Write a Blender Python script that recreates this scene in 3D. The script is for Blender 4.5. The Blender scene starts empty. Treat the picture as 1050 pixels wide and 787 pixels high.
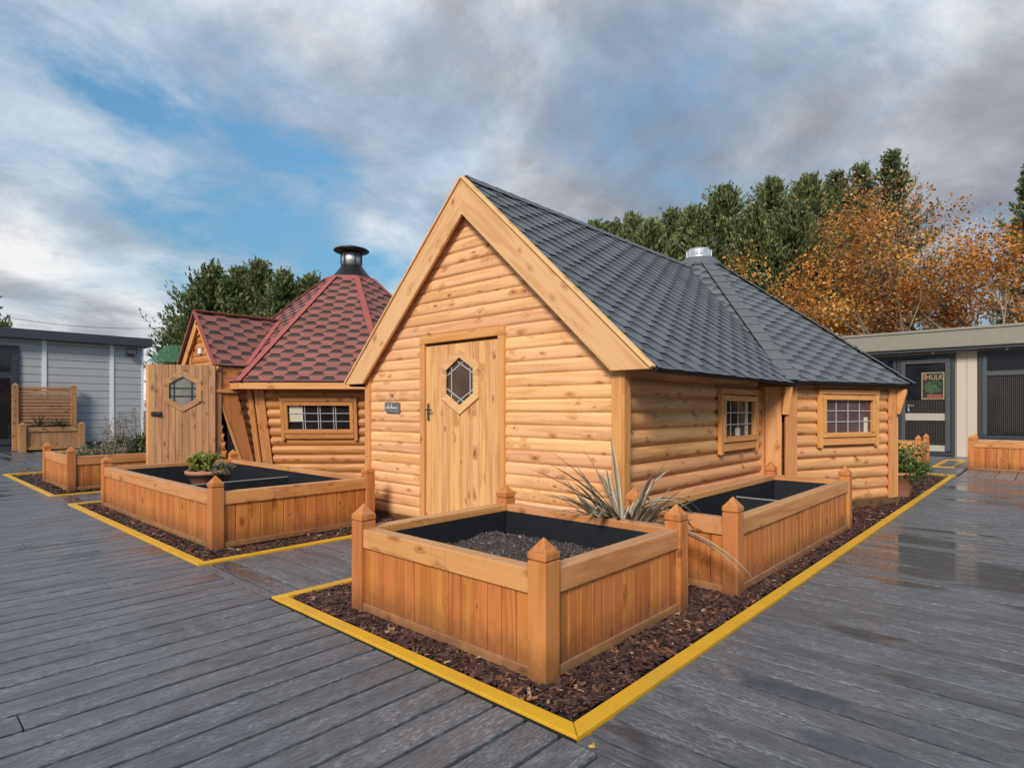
import bpy, math, random
from mathutils import Vector as V, Matrix, noise
random.seed(11)
R = random.random
def U(a, b): return a + (b - a) * R()
SC = bpy.context.scene
COL = SC.collection
X, Y, Z = V((1, 0, 0)), V((0, 1, 0)), V((0, 0, 1))
EPS = 1e-6

# ------------------------------------------------------------------ mesh builder
class MB:
    def __init__(s): s.v = []; s.f = []; s.g = []; s.r = []; s.sm = []
    def face(s, pts, gcs, rn, smooth=False):
        n = len(s.v); s.v += [tuple(p) for p in pts]
        s.f.append(tuple(range(n, n + len(pts)))); s.g += [tuple(c) for c in gcs]; s.r.append(rn); s.sm.append(smooth)
    def shell(s, pts, faces, gc, rn, smooth=False):
        """shared-vertex shell; gc(i) gives the grain coordinate of point i"""
        n = len(s.v); s.v += [tuple(p) for p in pts]
        for f in faces:
            s.f.append(tuple(n + i for i in f)); s.g += [tuple(gc(i)) for i in f]; s.r.append(rn); s.sm.append(smooth)
    def build(s, name, mat, parent=None, bevel=0, mats=None):
        me = bpy.data.meshes.new(name)
        me.from_pydata(s.v, [], s.f)
        a = me.attributes.new('gc', 'FLOAT_VECTOR', 'CORNER')
        a.data.foreach_set('vector', [x for c in s.g for x in c])
        b = me.attributes.new('rn', 'FLOAT', 'FACE'); b.data.foreach_set('value', s.r)
        me.polygons.foreach_set('use_smooth', s.sm)
        me.materials.append(mat); me.update()
        o = bpy.data.objects.new(name, me); COL.objects.link(o)
        if parent: o.parent = parent
        if bevel:
            m = o.modifiers.new('Bevel', 'BEVEL'); m.width = bevel; m.segments = 2; m.limit_method = 'ANGLE'; m.angle_limit = math.radians(40)
        return o

def obx(mb, c, h, ax=(X, Y, Z), grain=0, rn=None):
    """oriented box: centre, half sizes, axes, grain axis index"""
    rn = R() if rn is None else rn
    off = V((U(-20, 20), U(-20, 20), U(-20, 20)))
    pts = []; loc = []
    for i in (-1, 1):
        for j in (-1, 1):
            for k in (-1, 1):
                l = (i * h[0], j * h[1], k * h[2]); loc.append(l)
                pts.append(V(c) + ax[0] * l[0] + ax[1] * l[1] + ax[2] * l[2])
    order = [grain] + [q for q in (0, 1, 2) if q != grain]
    fs = [(0, 1, 3, 2), (4, 6, 7, 5), (0, 4, 5, 1), (2, 3, 7, 6), (0, 2, 6, 4), (1, 5, 7, 3)]
    mb.shell(pts, fs, lambda i: V((loc[i][order[0]], loc[i][order[1]], loc[i][order[2]])) + off, rn)

def bx(mb, a, b, grain=None, rn=None):
    a = V(a); b = V(b); h = (b - a) / 2
    h = V((abs(h.x), abs(h.y), abs(h.z)))
    if grain is None: grain = max((0, 1, 2), key=lambda q: h[q])
    obx(mb, (a + b) / 2, h, grain=grain, rn=rn)

def beam(mb, p, q, w, t, n, rn=None):
    """board from p to q, width w across, thickness t along n"""
    p = V(p); q = V(q); d = q - p; L = d.length; d.normalize()
    n = V(n); n = (n - d * n.dot(d)).normalized(); b = n.cross(d)
    obx(mb, (p + q) / 2, (L / 2, w / 2, t / 2), (d, b, n), 0, rn)

def prism(mb, pts2, fn, d0, d1, grain2=(0, 1), rn=None):
    """extruded polygon; fn(x,y,d)->point; grain coordinates from polygon"""
    rn = R() if rn is None else rn; n = len(pts2); off = V((U(-20, 20), U(-20, 20), U(-20, 20)))
    P = [fn(x, y, d0) for x, y in pts2] + [fn(x, y, d1) for x, y in pts2]
    def gc(i):
        p = pts2[i % n]; return V((p[grain2[0]], p[grain2[1]], d0 if i < n else d1)) + off
    fs = [tuple(range(n - 1, -1, -1)), tuple(range(n, 2 * n))] + [(i, (i + 1) % n, n + (i + 1) % n, n + i) for i in range(n)]
    mb.shell(P, fs, gc, rn)

def lathe(mb, c, prof, n=24, rn=0.5, axis=None, closed=True):
    P = []; fs = []
    for r, z in prof:
        for k in range(n):
            a = 2 * math.pi * k / n; P.append(V(c) + V((r * math.cos(a), r * math.sin(a), z)))
    m = len(prof)
    for j in range(m - 1):
        for k in range(n):
            fs.append((j * n + k, j * n + (k + 1) % n, (j + 1) * n + (k + 1) % n, (j + 1) * n + k))
    if closed:
        fs.append(tuple(range(n - 1, -1, -1))); fs.append(tuple((m - 1) * n + k for k in range(n)))
    mb.shell(P, fs, lambda i: (P[i] - V(c)), rn, True)

def tube(mb, pts, rad, n=6, rn=None):
    rn = R() if rn is None else rn
    pts = [V(p) for p in pts]; P = []; fs = []
    if not hasattr(rad, '__len__'): rad = [rad] * len(pts)
    for i, p in enumerate(pts):
        d = (pts[min(i + 1, len(pts) - 1)] - pts[max(i - 1, 0)]).normalized()
        a = d.cross(Z if abs(d.z) < .9 else X).normalized(); b = d.cross(a)
        for k in range(n):
            t = 2 * math.pi * k / n; P.append(p + (a * math.cos(t) + b * math.sin(t)) * rad[i])
    for i in range(len(pts) - 1):
        for k in range(n): fs.append((i * n + k, i * n + (k + 1) % n, (i + 1) * n + (k + 1) % n, (i + 1) * n + k))
    off = V((U(-9, 9), U(-9, 9), 0))
    mb.shell(P, fs, lambda i: V((P[i].z, P[i].x, P[i].y)) + off, rn, True)

# ------------------------------------------------------------------ object helpers
def tag(o, label=None, cat=None, group=None, kind=None):
    if label: o['label'] = label
    if cat: o['category'] = cat
    if group: o['group'] = group
    if kind: o['kind'] = kind
    return o
def empty(name, loc, label, cat, group=None):
    o = bpy.data.objects.new(name, None); COL.objects.link(o); o.location = loc; o.empty_display_size = .2
    return tag(o, label, cat, group)
def struct(name, mb, mat, bevel=0): return tag(mb.build(name, mat, None, bevel), kind='structure')
class T:
    """a thing: an empty at its base whose parts are given in world coordinates"""
    def __init__(s, name, loc, label, cat, group=None):
        s.o = empty(name, loc, label, cat, group); s.loc = V(loc)
    def part(s, name, mb, mat, parent=None, bevel=0, label=None):
        base = s.loc
        mb.v = [tuple(V(p) - base) for p in mb.v]
        o = mb.build(name, mat, parent or s.o, bevel)
        if label: o['label'] = label
        return o
def copy_tree(o, parent=None):
    c = o.copy(); COL.objects.link(c)
    if parent: c.parent = parent
    for ch in o.children: copy_tree(ch, c)
    return c

# ------------------------------------------------------------------ materials
def newmat(name):
    m = bpy.data.materials.new(name); m.use_nodes = True
    nt = m.node_tree; b = nt.nodes['Principled BSDF']; return m, nt, b
class NT:
    def __init__(s, nt): s.nt = nt
    def n(s, t, **k):
        x = s.nt.nodes.new(t)
        for a, b in k.items(): setattr(x, a, b)
        return x
    def l(s, a, b): s.nt.links.new(a, b)
    def set(s, inp, val):
        if hasattr(val, 'is_linked') or isinstance(val, bpy.types.NodeSocket): s.l(val, inp)
        else: inp.default_value = val
    def math(s, op, a, b=None, c=None, clamp=False):
        x = s.n('ShaderNodeMath', operation=op); x.use_clamp = clamp; s.set(x.inputs[0], a)
        if b is not None: s.set(x.inputs[1], b)
        if c is not None: s.set(x.inputs[2], c)
        return x.outputs[0]
    def noise(s, vec, scale, detail=4, rough=.5, dist=0, dims='3D'):
        x = s.n('ShaderNodeTexNoise'); x.noise_dimensions = dims
        if vec is not None: s.l(vec, x.inputs['Vector'])
        x.inputs['Scale'].default_value = scale; x.inputs['Detail'].default_value = detail
        x.inputs['Roughness'].default_value = rough; x.inputs['Distortion'].default_value = dist
        return x.outputs['Fac']
    def map(s, vec, sc, loc=(0, 0, 0)):
        x = s.n('ShaderNodeMapping'); s.l(vec, x.inputs['Vector']); x.inputs['Scale'].default_value = sc; x.inputs['Location'].default_value = loc
        return x.outputs[0]
    def ramp(s, fac, stops, interp='LINEAR'):
        x = s.n('ShaderNodeValToRGB'); s.l(fac, x.inputs[0]); cr = x.color_ramp; cr.interpolation = interp
        while len(cr.elements) < len(stops): cr.elements.new(.5)
        for e, (p, c) in zip(cr.elements, stops):
            e.position = p; e.color = (c, c, c, 1) if not hasattr(c, '__len__') else (*c, 1)
        return x.outputs[0]
    def mix(s, fac, a, b, mode='MIX'):
        x = s.n('ShaderNodeMix', data_type='RGBA', blend_type=mode); s.set(x.inputs[0], fac)
        for i, v in ((6, a), (7, b)):
            if isinstance(v, bpy.types.NodeSocket): s.l(v, x.inputs[i])
            else: x.inputs[i].default_value = (*v, 1)
        return x.outputs[2]
    def attr(s, name): 
        x = s.n('ShaderNodeAttribute'); x.attribute_name = name; return x
    def sep(s, vec):
        x = s.n('ShaderNodeSeparateXYZ'); s.l(vec, x.inputs[0]); return x.outputs
    def comb(s, a, b, c):
        x = s.n('ShaderNodeCombineXYZ')
        for i, v in enumerate((a, b, c)): s.set(x.inputs[i], v)
        return x.outputs[0]
    def bump(s, h, strength, dist, bsdf):
        x = s.n('ShaderNodeBump'); s.l(h, x.inputs['Height']); x.inputs['Strength'].default_value = strength; x.inputs['Distance'].default_value = dist
        s.l(x.outputs[0], bsdf.inputs['Normal'])

def wood(name, light, dark, knot=(.10, .04, .015), rough=.55, vary=.35, kdens=.55, weather=0.0, splash=0.0):
    m, nt, b = newmat(name); N = NT(nt)
    g = N.attr('gc').outputs['Vector']; rn = N.attr('rn').outputs['Fac']
    # knots first, they bend the growth rings
    gx, gy, gz = N.sep(g)
    kv = N.n('ShaderNodeTexVoronoi'); kv.voronoi_dimensions = '2D'
    wob = N.noise(g, 9.0, 2)
    N.l(N.comb(N.math('MULTIPLY', gx, 4.6), N.math('ADD', N.math('MULTIPLY', N.math('ADD', gy, gz), 9.0), N.math('MULTIPLY_ADD', wob, .55, -.27)), 0.0), kv.inputs['Vector']); kv.inputs['Scale'].default_value = 1.0
    kd = kv.outputs['Distance']; kc = N.sep(kv.outputs['Color'])
    on = N.math('LESS_THAN', kc[0], kdens)
    kr = N.math('MULTIPLY_ADD', kc[1], .13, .07)
    kq = N.math('DIVIDE', kd, kr)
    core = N.math('MULTIPLY', N.math('MULTIPLY', N.ramp(kq, [(.0, 1.), (.5, .9), (1., .0)]), on), N.math('MULTIPLY_ADD', kc[2], .75, .25))
    halo = N.math('MULTIPLY', N.ramp(N.math('MULTIPLY', kq, .3), [(.25, 1.), (.85, 0.)]), on)
    low = N.noise(N.map(g, (.55, 7, 7)), 1.0, 3, .5, .4)
    low2 = N.math('ADD', N.math('MULTIPLY', low, 24.0), N.math('MULTIPLY', halo, 4.0))
    ring = N.math('MULTIPLY_ADD', N.math('SINE', low2), .5, .5)
    ring = N.math('POWER', ring, 2.2)
    fine = N.noise(N.map(g, (2.5, 90, 90)), 1.0, 4, .6)
    tone = N.noise(N.map(g, (.8, 3, 3)), 1.0, 2)
    t = N.math('ADD', N.math('MULTIPLY', ring, .40), N.math('MULTIPLY', fine, .46))
    t = N.math('ADD', t, N.math('MULTIPLY', halo, .34))
    t = N.math('ADD', t, N.math('MULTIPLY_ADD', rn, vary, -vary * .5 - .04))
    t = N.math('ADD', t, N.math('MULTIPLY_ADD', tone, .5, -.25), clamp=True)
    col = N.ramp(t, [(0., light), (.5, tuple((x + y) / 2 for x, y in zip(light, dark))), (1., dark)])
    # slight per board hue shift
    hs = N.n('ShaderNodeHueSaturation'); N.l(col, hs.inputs['Color'])
    N.l(N.math('MULTIPLY_ADD', rn, .014, .491), hs.inputs['Hue']); N.l(N.math('MULTIPLY_ADD', rn, .22, .90), hs.inputs['Value'])
    col = N.mix(N.math('MULTIPLY', core, .8), hs.outputs[0], knot)
    if weather:
        geo = N.n('ShaderNodeNewGeometry'); nz = N.sep(geo.outputs['Normal'])[2]
        col = N.mix(N.math('MULTIPLY', N.ramp(nz, [(.6, 0.), (.95, 1.)]), weather), col, (.50, .32, .20))
    if splash:      # rain splash and soil on the lowest part, run marks higher up
        gp = N.n('ShaderNodeNewGeometry').outputs['Position']; pz = N.sep(gp)[2]
        sn = N.noise(gp, 14, 5, .65); st = N.noise(N.map(gp, (26, 26, 2.2)), 1.0, 4, .6)
        sf = N.math('MULTIPLY', N.ramp(N.math('ADD', pz, N.math('MULTIPLY_ADD', sn, .22, -.11)), [(.0, 1.), (.10, .55), (.22, 0.)]), splash)
        col = N.mix(sf, col, (.085, .045, .026))
        col = N.mix(N.math('MULTIPLY', N.ramp(st, [(.55, 0.), (.75, 1.)]), splash * .45), col, (.16, .075, .03))
    N.l(col, b.inputs['Base Color'])
    N.l(N.math('MULTIPLY_ADD', fine, .25, rough - .12), b.inputs['Roughness'])
    b.inputs['Specular IOR Level'].default_value = .35
    N.bump(N.math('ADD', N.math('MULTIPLY', fine, .6), N.math('MULTIPLY', ring, .35)), .35, .002, b)
    return m

def plain(name, col, rough=.5, metal=0, spec=.5, nscale=8, namt=.15, bump=0, coord='Object'):
    m, nt, b = newmat(name); N = NT(nt)
    tc = N.n('ShaderNodeTexCoord').outputs[coord]
    f = N.noise(tc, nscale, 6, .6)
    c = N.mix(f, tuple(x * (1 - namt) for x in col), tuple(min(1, x * (1 + namt)) for x in col))
    N.l(c, b.inputs['Base Color']); N.l(N.math('MULTIPLY_ADD', f, .2, rough - .1), b.inputs['Roughness'])
    b.inputs['Metallic'].default_value = metal; b.inputs['Specular IOR Level'].default_value = spec
    if bump: N.bump(N.noise(tc, nscale * 6, 5, .6), bump, .004, b)
    return m

def leafmat(name, stops, trans=.25, rough=.5):
    m, nt, b = newmat(name); N = NT(nt)
    rn = N.attr('rn').outputs['Fac']
    col = N.ramp(rn, stops); N.l(col, b.inputs['Base Color']); b.inputs['Roughness'].default_value = rough
    b.inputs['Specular IOR Level'].default_value = .3
    tr = N.n('ShaderNodeBsdfTranslucent'); N.l(col, tr.inputs[0])
    mx = N.n('ShaderNodeMixShader'); mx.inputs[0].default_value = trans
    N.l(b.outputs[0], mx.inputs[1]); N.l(tr.outputs[0], mx.inputs[2])
    N.l(mx.outputs[0], nt.nodes['Material Output'].inputs[0])
    return m

def shingle_mat(name, base, dark, hi, band=.75):
    m, nt, b = newmat(name); N = NT(nt)
    g = N.sep(N.attr('gc').outputs['Vector']); rn = N.attr('rn').outputs['Fac']
    tc = N.n('ShaderNodeTexCoord').outputs['Object']
    gran = N.noise(tc, 160, 3, .7); big = N.noise(tc, 1.6, 4, .6)
    col = N.mix(N.math('MULTIPLY_ADD', gran, 1.6, -.3, clamp=True), base, hi)
    d = N.ramp(N.math('ADD', g[1], N.math('MULTIPLY_ADD', N.noise(tc, 30, 2), .12, -.06)), [(.56, 0.), (.72, 1.), (1., 1.)])
    col = N.mix(N.math('MULTIPLY', d, band), col, dark)
    hs = N.n('ShaderNodeHueSaturation'); N.l(col, hs.inputs['Color'])
    N.l(N.math('ADD', N.math('MULTIPLY_ADD', rn, .20, .68), N.math('MULTIPLY', big, .44)), hs.inputs['Value'])
    N.l(hs.outputs[0], b.inputs['Base Color']); b.inputs['Roughness'].default_value = .8
    b.inputs['Specular IOR Level'].default_value = .3
    N.bump(gran, .5, .004, b)
    return m

def painted_edge(name, col):
    m, nt, b = newmat(name); N = NT(nt); tc = N.n('ShaderNodeTexCoord').outputs['Object']
    f = N.noise(tc, 9, 6, .65); sc = N.noise(tc, 42, 5, .7); dr = N.noise(tc, 2.2, 4, .6)
    c = N.mix(f, tuple(x * .82 for x in col), tuple(x * 1.14 for x in col))
    c = N.mix(N.math('MULTIPLY', N.ramp(dr, [(.48, 0.), (.75, 1.)]), .45), c, (.34, .20, .04))
    c = N.mix(N.math('MULTIPLY', N.ramp(sc, [(.66, 0.), (.72, 1.)]), .8), c, (.10, .07, .03))
    N.l(c, b.inputs['Base Color']); N.l(N.math('MULTIPLY_ADD', f, .3, .35), b.inputs['Roughness']); N.bump(sc, .25, .003, b)
    return m
def deck_mat(name, tint=(1, 1, 1), wetness=1.0):
    m, nt, b = newmat(name); N = NT(nt)
    g = N.attr('gc').outputs['Vector']; rn = N.attr('rn').outputs['Fac']
    tc = N.n('ShaderNodeTexCoord').outputs['Object']
    grain = N.noise(N.map(g, (13, 95, 95)), 1.0, 6, .68, .5)
    fleck = N.noise(N.map(g, (30, 150, 150)), 1.0, 4, .62, .4)
    patch = N.noise(N.map(g, (2.6, 9, 9)), 1.0, 3, .6)
    t = N.math('ADD', N.math('MULTIPLY', grain, .8), N.math('MULTIPLY', patch, .2))
    col = N.ramp(t, [(.34, (.058, .060, .064)), (.50, (.102, .104, .110)), (.66, (.160, .162, .168))])
    fl = N.math('MULTIPLY', N.ramp(fleck, [(.53, 0.), (.62, 1.)]), N.ramp(patch, [(.40, 0.), (.58, 1.)]))
    col = N.mix(N.math('MULTIPLY', fl, .55), col, (.36, .36, .375))
    hs = N.n('ShaderNodeHueSaturation'); N.l(col, hs.inputs['Color']); N.l(N.math('MULTIPLY_ADD', rn, .16, .92), hs.inputs['Value'])
    col = N.mix(1.0, hs.outputs[0], tint, 'MULTIPLY')
    # rain still standing along the boards: darker and glossy
    wet = N.noise(N.map(g, (.55, 1.4, 1.4)), 1.0, 4, .55, .3)
    wb = N.noise(tc, .33, 3, .5)
    w = N.math('ADD', N.math('MULTIPLY', wet, .55), N.math('MULTIPLY', wb, .55))
    pud = N.math('MULTIPLY', N.ramp(w, [(.615, 0.), (.635, 1.)]), wetness)
    damp = N.math('MULTIPLY', N.ramp(w, [(.46, 0.), (.58, 1.)]), wetness)
    col = N.mix(N.math('MULTIPLY', pud, .55), col, (.03, .032, .037))
    N.l(col, b.inputs['Base Color'])
    ro = N.math('MULTIPLY_ADD', damp, -.19, .49)
    ro = N.math('MULTIPLY_ADD', pud, -.34, ro)
    N.l(N.math('ADD', ro, N.math('MULTIPLY_ADD', grain, .24, -.12)), b.inputs['Roughness'])
    b.inputs['Specular IOR Level'].default_value = .5
    h = N.math('MULTIPLY', N.math('ADD', grain, N.math('MULTIPLY', fleck, .4)), N.math('MULTIPLY_ADD', pud, -.75, 1.))
    N.bump(h, .55, .004, b)
    return m

M = dict(
    gable=wood('pine_gable', (.87, .475, .22), (.55, .225, .068), rough=.6, splash=.35, vary=.22, knot=(.19, .065, .022), kdens=.42),
    logs=wood('pine_logs', (.72, .375, .15), (.40, .155, .046), rough=.55, vary=.5, knot=(.085, .032, .014), kdens=.30),
    trim=wood('pine_trim', (.70, .33, .105), (.46, .18, .042), rough=.5, vary=.2, knot=(.15, .055, .018), kdens=.25),
    barge=wood('pine_bargeboard', (.76, .45, .20), (.54, .25, .08), rough=.6, vary=.2, knot=(.2, .085, .032), kdens=.33),
    door=wood('pine_door', (.80, .43, .165), (.42, .17, .045), rough=.55, vary=.3, kdens=.25, knot=(.13, .052, .02)),
    planter=wood('stained_planter_boards', (.60, .215, .05), (.30, .082, .015), rough=.5, vary=.3, kdens=.2, splash=.75, knot=(.07, .022, .008)),
    post=wood('stained_planter_post', (.58, .22, .062), (.34, .105, .024), rough=.45, vary=.25, kdens=.06, splash=.7, knot=(.09, .03, .01)),
    rail=wood('stained_planter_rail', (.66, .30, .105), (.37, .135, .035), rough=.5, vary=.25, kdens=.25, splash=.7, knot=(.12, .045, .015), weather=.45),
    hut=wood('hut_boards', (.60, .255, .075), (.34, .115, .026), rough=.5, vary=.35, kdens=.3, knot=(.09, .035, .01)),
    hutdoor=wood('hut_door_boards', (.47, .235, .10), (.23, .098, .034), rough=.6, vary=.35, kdens=.4, knot=(.05, .02, .01)),
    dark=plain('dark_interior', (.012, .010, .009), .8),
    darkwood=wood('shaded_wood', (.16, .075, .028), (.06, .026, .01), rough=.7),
    gapdark=plain('gap_shadow', (.004, .004, .004), .95),
    liner=plain('black_liner', (.010, .011, .013), .55, nscale=20),
    divider=plain('divider_strip', (.30, .29, .28), .5),
    soil=plain('soil', (.055, .044, .038), .95, nscale=30, namt=.5, bump=.6),
    soilclump=leafmat('soil_clumps', [(0, (.02, .016, .015)), (.55, (.075, .055, .045)), (.9, (.17, .13, .105)), (1, (.34, .28, .23))], 0, .9),
    bark=leafmat('bark_chips', [(0, (.016, .010, .010)), (.42, (.062, .031, .027)), (.75, (.13, .058, .042)), (.92, (.24, .095, .04)), (1, (.42, .24, .13))], 0, .55),
    barkbed=plain('bark_bed', (.028, .017, .015), .9, nscale=40, namt=.6, bump=.8),
    yellow=painted_edge('yellow_edge', (.70, .37, .018)),
    deck=deck_mat('deck_boards'),
    browndeck=deck_mat('brown_deck_boards', (1.9, 1.45, 1.15), .3),
    ground=plain('ground', (.10, .10, .095), .7, nscale=2, namt=.4),
    paving=plain('paving_slabs', (.13, .13, .125), .35, nscale=3, namt=.4),
    red=shingle_mat('red_shingles', (.205, .070, .054), (.036, .032, .032), (.31, .115, .093), .93),
    redcap=plain('red_cap_strip', (.34, .085, .06), .7, nscale=60, namt=.3, bump=.3),
    grey=shingle_mat('grey_shingles', (.080, .083, .088), (.034, .036, .039), (.19, .195, .20), .55),
    greycap=plain('grey_cap_strip', (.115, .117, .12), .8, nscale=90, namt=.5, bump=.5),
    felt=plain('roof_felt', (.02, .02, .022), .9),
    steel=plain('galvanised_steel', (.50, .51, .52), .5, .6, nscale=10, namt=.12),
    duct=plain('chimney_steel', (.55, .55, .54), .4, .7, nscale=12, namt=.2),
    blackmetal=plain('black_metal', (.035, .035, .038), .4, .6),
    cowl=plain('dark_cowl', (.055, .048, .045), .45, .7),
    lead=plain('lead_strip', (.46, .45, .43), .45),
    brass=plain('handle_metal', (.25, .24, .22), .3, 1),
    slate=plain('slate', (.13, .135, .135), .7, nscale=30, namt=.3),
    chalk=plain('white_paint', (.80, .80, .78), .6),
    string=plain('string', (.20, .14, .08), .9),
    terracotta=plain('terracotta', (.42, .175, .095), .8, nscale=9, namt=.28, bump=.2),
    cladding=plain('grey_cladding', (.40, .385, .37), .6, nscale=3, namt=.06),
    claddingjoint=plain('white_joint', (.72, .71, .69), .5),
    fascia=plain('dark_fascia', (.045, .047, .055), .5),
    frame=plain('anthracite_frame', (.038, .041, .047), .4),
    greyframe=plain('grey_frame', (.075, .075, .073), .4),
    beige=plain('beige_panel', (.55, .43, .325), .65, nscale=2, namt=.07),
    olive=plain('fascia_olive', (.25, .222, .17), .6, nscale=4, namt=.14),
    greenroof=plain('green_sheet', (.055, .17, .075), .5, nscale=3, namt=.2),
    curtain=plain('curtain', (.55, .47, .33), .9, nscale=40, namt=.3),
    blindwood=plain('blind_slats', (.055, .042, .032), .6),
    cream=plain('cream_ledge', (.40, .35, .27), .6),
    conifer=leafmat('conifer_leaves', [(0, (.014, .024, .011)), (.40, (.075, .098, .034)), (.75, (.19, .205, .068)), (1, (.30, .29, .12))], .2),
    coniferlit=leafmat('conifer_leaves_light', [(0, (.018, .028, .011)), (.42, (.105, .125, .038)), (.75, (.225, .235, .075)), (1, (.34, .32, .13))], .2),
    autumn=leafmat('autumn_leaves', [(0, (.16, .06, .02)), (.35, (.48, .175, .03)), (.7, (.70, .30, .055)), (1, (.74, .46, .13))], .3),
    russet=leafmat('russet_leaves', [(0, (.16, .075, .04)), (.45, (.42, .19, .075)), (.8, (.60, .31, .11)), (1, (.62, .44, .2))], .3),
    barktree=plain('tree_bark', (.10, .075, .055), .9, nscale=12, namt=.4, bump=.5),
    twig=plain('pale_twig', (.26, .20, .13), .9, nscale=12, namt=.3),
    flax=leafmat('flax_leaves', [(0, (.06, .042, .03)), (.3, (.15, .105, .07)), (.65, (.36, .29, .19)), (1, (.62, .53, .39))], .15, .4),
    flaxgreen=leafmat('flax_green', [(0, (.03, .04, .02)), (.6, (.09, .10, .05)), (1, (.2, .2, .11))], .15, .4),
    shrub=leafmat('shrub_leaves', [(0, (.02, .035, .01)), (.5, (.07, .11, .025)), (1, (.18, .22, .06))], .3),
    lime=leafmat('lime_leaves', [(0, (.07, .10, .015)), (.5, (.24, .28, .04)), (1, (.46, .44, .10))], .3),
    sage=leafmat('sage_leaves', [(0, (.05, .06, .03)), (.5, (.15, .17, .09)), (1, (.30, .28, .17))], .3),
    potted=leafmat('potted_leaves', [(0, (.025, .045, .012)), (.55, (.09, .14, .03)), (.85, (.19, .23, .05)), (1, (.33, .34, .09))], .3),
    purple=leafmat('purple_flowers', [(0, (.06, .05, .05)), (.6, (.13, .10, .11)), (1, (.22, .18, .17))], .2),
    leafyellow=leafmat('fallen_leaf_yellow', [(0, (.5, .33, .04)), (1, (.6, .4, .08))], .2),
    gold=plain('gold_border', (.36, .27, .12), .5),
    poster_dark=plain('poster_ground', (.03, .022, .02), .4),
    poster_green=plain('poster_green', (.04, .085, .02), .5),
    poster_red=plain('poster_red', (.30, .06, .03), .5),
)
def glass(name, col=(.012, .012, .013), rough=.06, spec=.6):
    m, nt, b = newmat(name); N = NT(nt)
    tc = N.n('ShaderNodeTexCoord').outputs['Object']
    f = N.noise(tc, 3.5, 3, .5)
    N.l(N.mix(f, tuple(x * .3 for x in col), tuple(x * 2.0 for x in col)), b.inputs['Base Color'])
    b.inputs['Roughness'].default_value = rough; b.inputs['Specular IOR Level'].default_value = spec
    N.bump(N.noise(tc, 1.3, 2), .05, .02, b)
    return m
M['glass'] = glass('dark_window_glass')
M['paleglass'] = glass('pale_reflecting_glass', (.16, .145, .12), .05, .9)
M['hutglass'] = glass('hut_window_glass', (.016, .012, .012), .1, .12)
M['brownglass'] = glass('brown_window_glass', (.075, .045, .03), .15, .2)
M['mauveglass'] = glass('mauve_window_glass', (.09, .05, .048), .2, .2)

# ------------------------------------------------------------------ ground, decks, beds
CAM = V((-1.899, -1.381, 1.30)); TH = .739
g = MB(); s = 900; P = [(-s, -s, -.09), (s, -s, -.09), (s, s, -.09), (-s, s, -.09)]; g.face(P, P, .5)
struct('ground', g, M['ground'])

def boards(name, mat, along, a0, a1, c0, c1, pitch, first, gap=.021, joints=None):
    """deck boards: `along` axis x or y from a0..a1, laid across c0..c1"""
    mb = MB(); c = first
    while c > c0: c -= pitch
    while c < c1:
        lo = max(c + gap / 2, c0); hi = min(c + pitch - gap / 2, c1)
        if hi - lo > .01:
            cuts = [a0]
            if joints:
                p = a0 + U(.3, joints)
                while p < a1 - .4: cuts.append(p); p += joints
            cuts.append(a1)
            for q in range(len(cuts) - 1):
                e0 = cuts[q] + (.002 if q else 0); e1 = cuts[q + 1] - .002
                zt = U(-.0012, .0012)
                if along == 'x': bx(mb, (e0, lo, -.026), (e1, hi, zt), 0)
                else: bx(mb, (lo, e0, -.026), (hi, e1, zt), 1)
        c += pitch
    return struct(name, mb, mat, .0045)
boards('deck', M['deck'], 'x', -16, -.024, -9, 21, .1815, .061 * 1.04, joints=6.4)
boards('deck', M['deck'], 'y', -17, -.008, -.018, 12.42, .1685, .067, joints=8.0)
boards('deck', M['deck'], 'y', 2.62, 3.86, -.018, 6.0, .1685, .067)
boards('deck', M['deck'], 'y', 8.62, 9.70, -.018, 3.0, .1685, .067)
boards('deck', M['deck'], 'y', 14.2, 22.2, -.018, 12.0, .1685, .067)
boards('deck', M['browndeck'], 'x', 12.43, 14.3, -17, -.06, .30, 0, gap=.012)
# black sheets below the decks: shade of the board gaps put into colour
mb = MB()
for a, b in (((-16, -9), (-.02, 21)), ((-.02, -17), (14.3, -.01)), ((-.02, 2.6), (6, 3.9)), ((-.02, 8.6), (3, 9.72)), ((-.02, 14.2), (12, 22.2))):
    P = [(a[0], a[1], -.06), (b[0], a[1], -.06), (b[0], b[1], -.06), (a[0], b[1], -.06)]; mb.face(P, P, .5)
struct('deck_gap_shade', mb, M['gapdark'])
# paved yard to the right building
mb = MB()
for i in range(9):
    for j in range(8):
        x0 = 14.35 + i * .5; y0 = -.02 + j * .6
        bx(mb, (x0 + .006, y0 + .006, -.05), (x0 + .494, y0 + .594, -.004 + U(-.003, .003)))
for i in range(4):
    for j in range(10):
        x0 = 12.80 + i * .39; y0 = -.02 + j * .6
        bx(mb, (x0 + .006, y0 + .006, -.05), (x0 + .384, y0 + .594, -.004 + U(-.003, .003)))
for j in range(30):
    bx(mb, (14.35, -.62 - j * .6, -.05), (18.4, -.03 - j * .6, -.006))
struct('paving', mb, M['paving'], .004)

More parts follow.
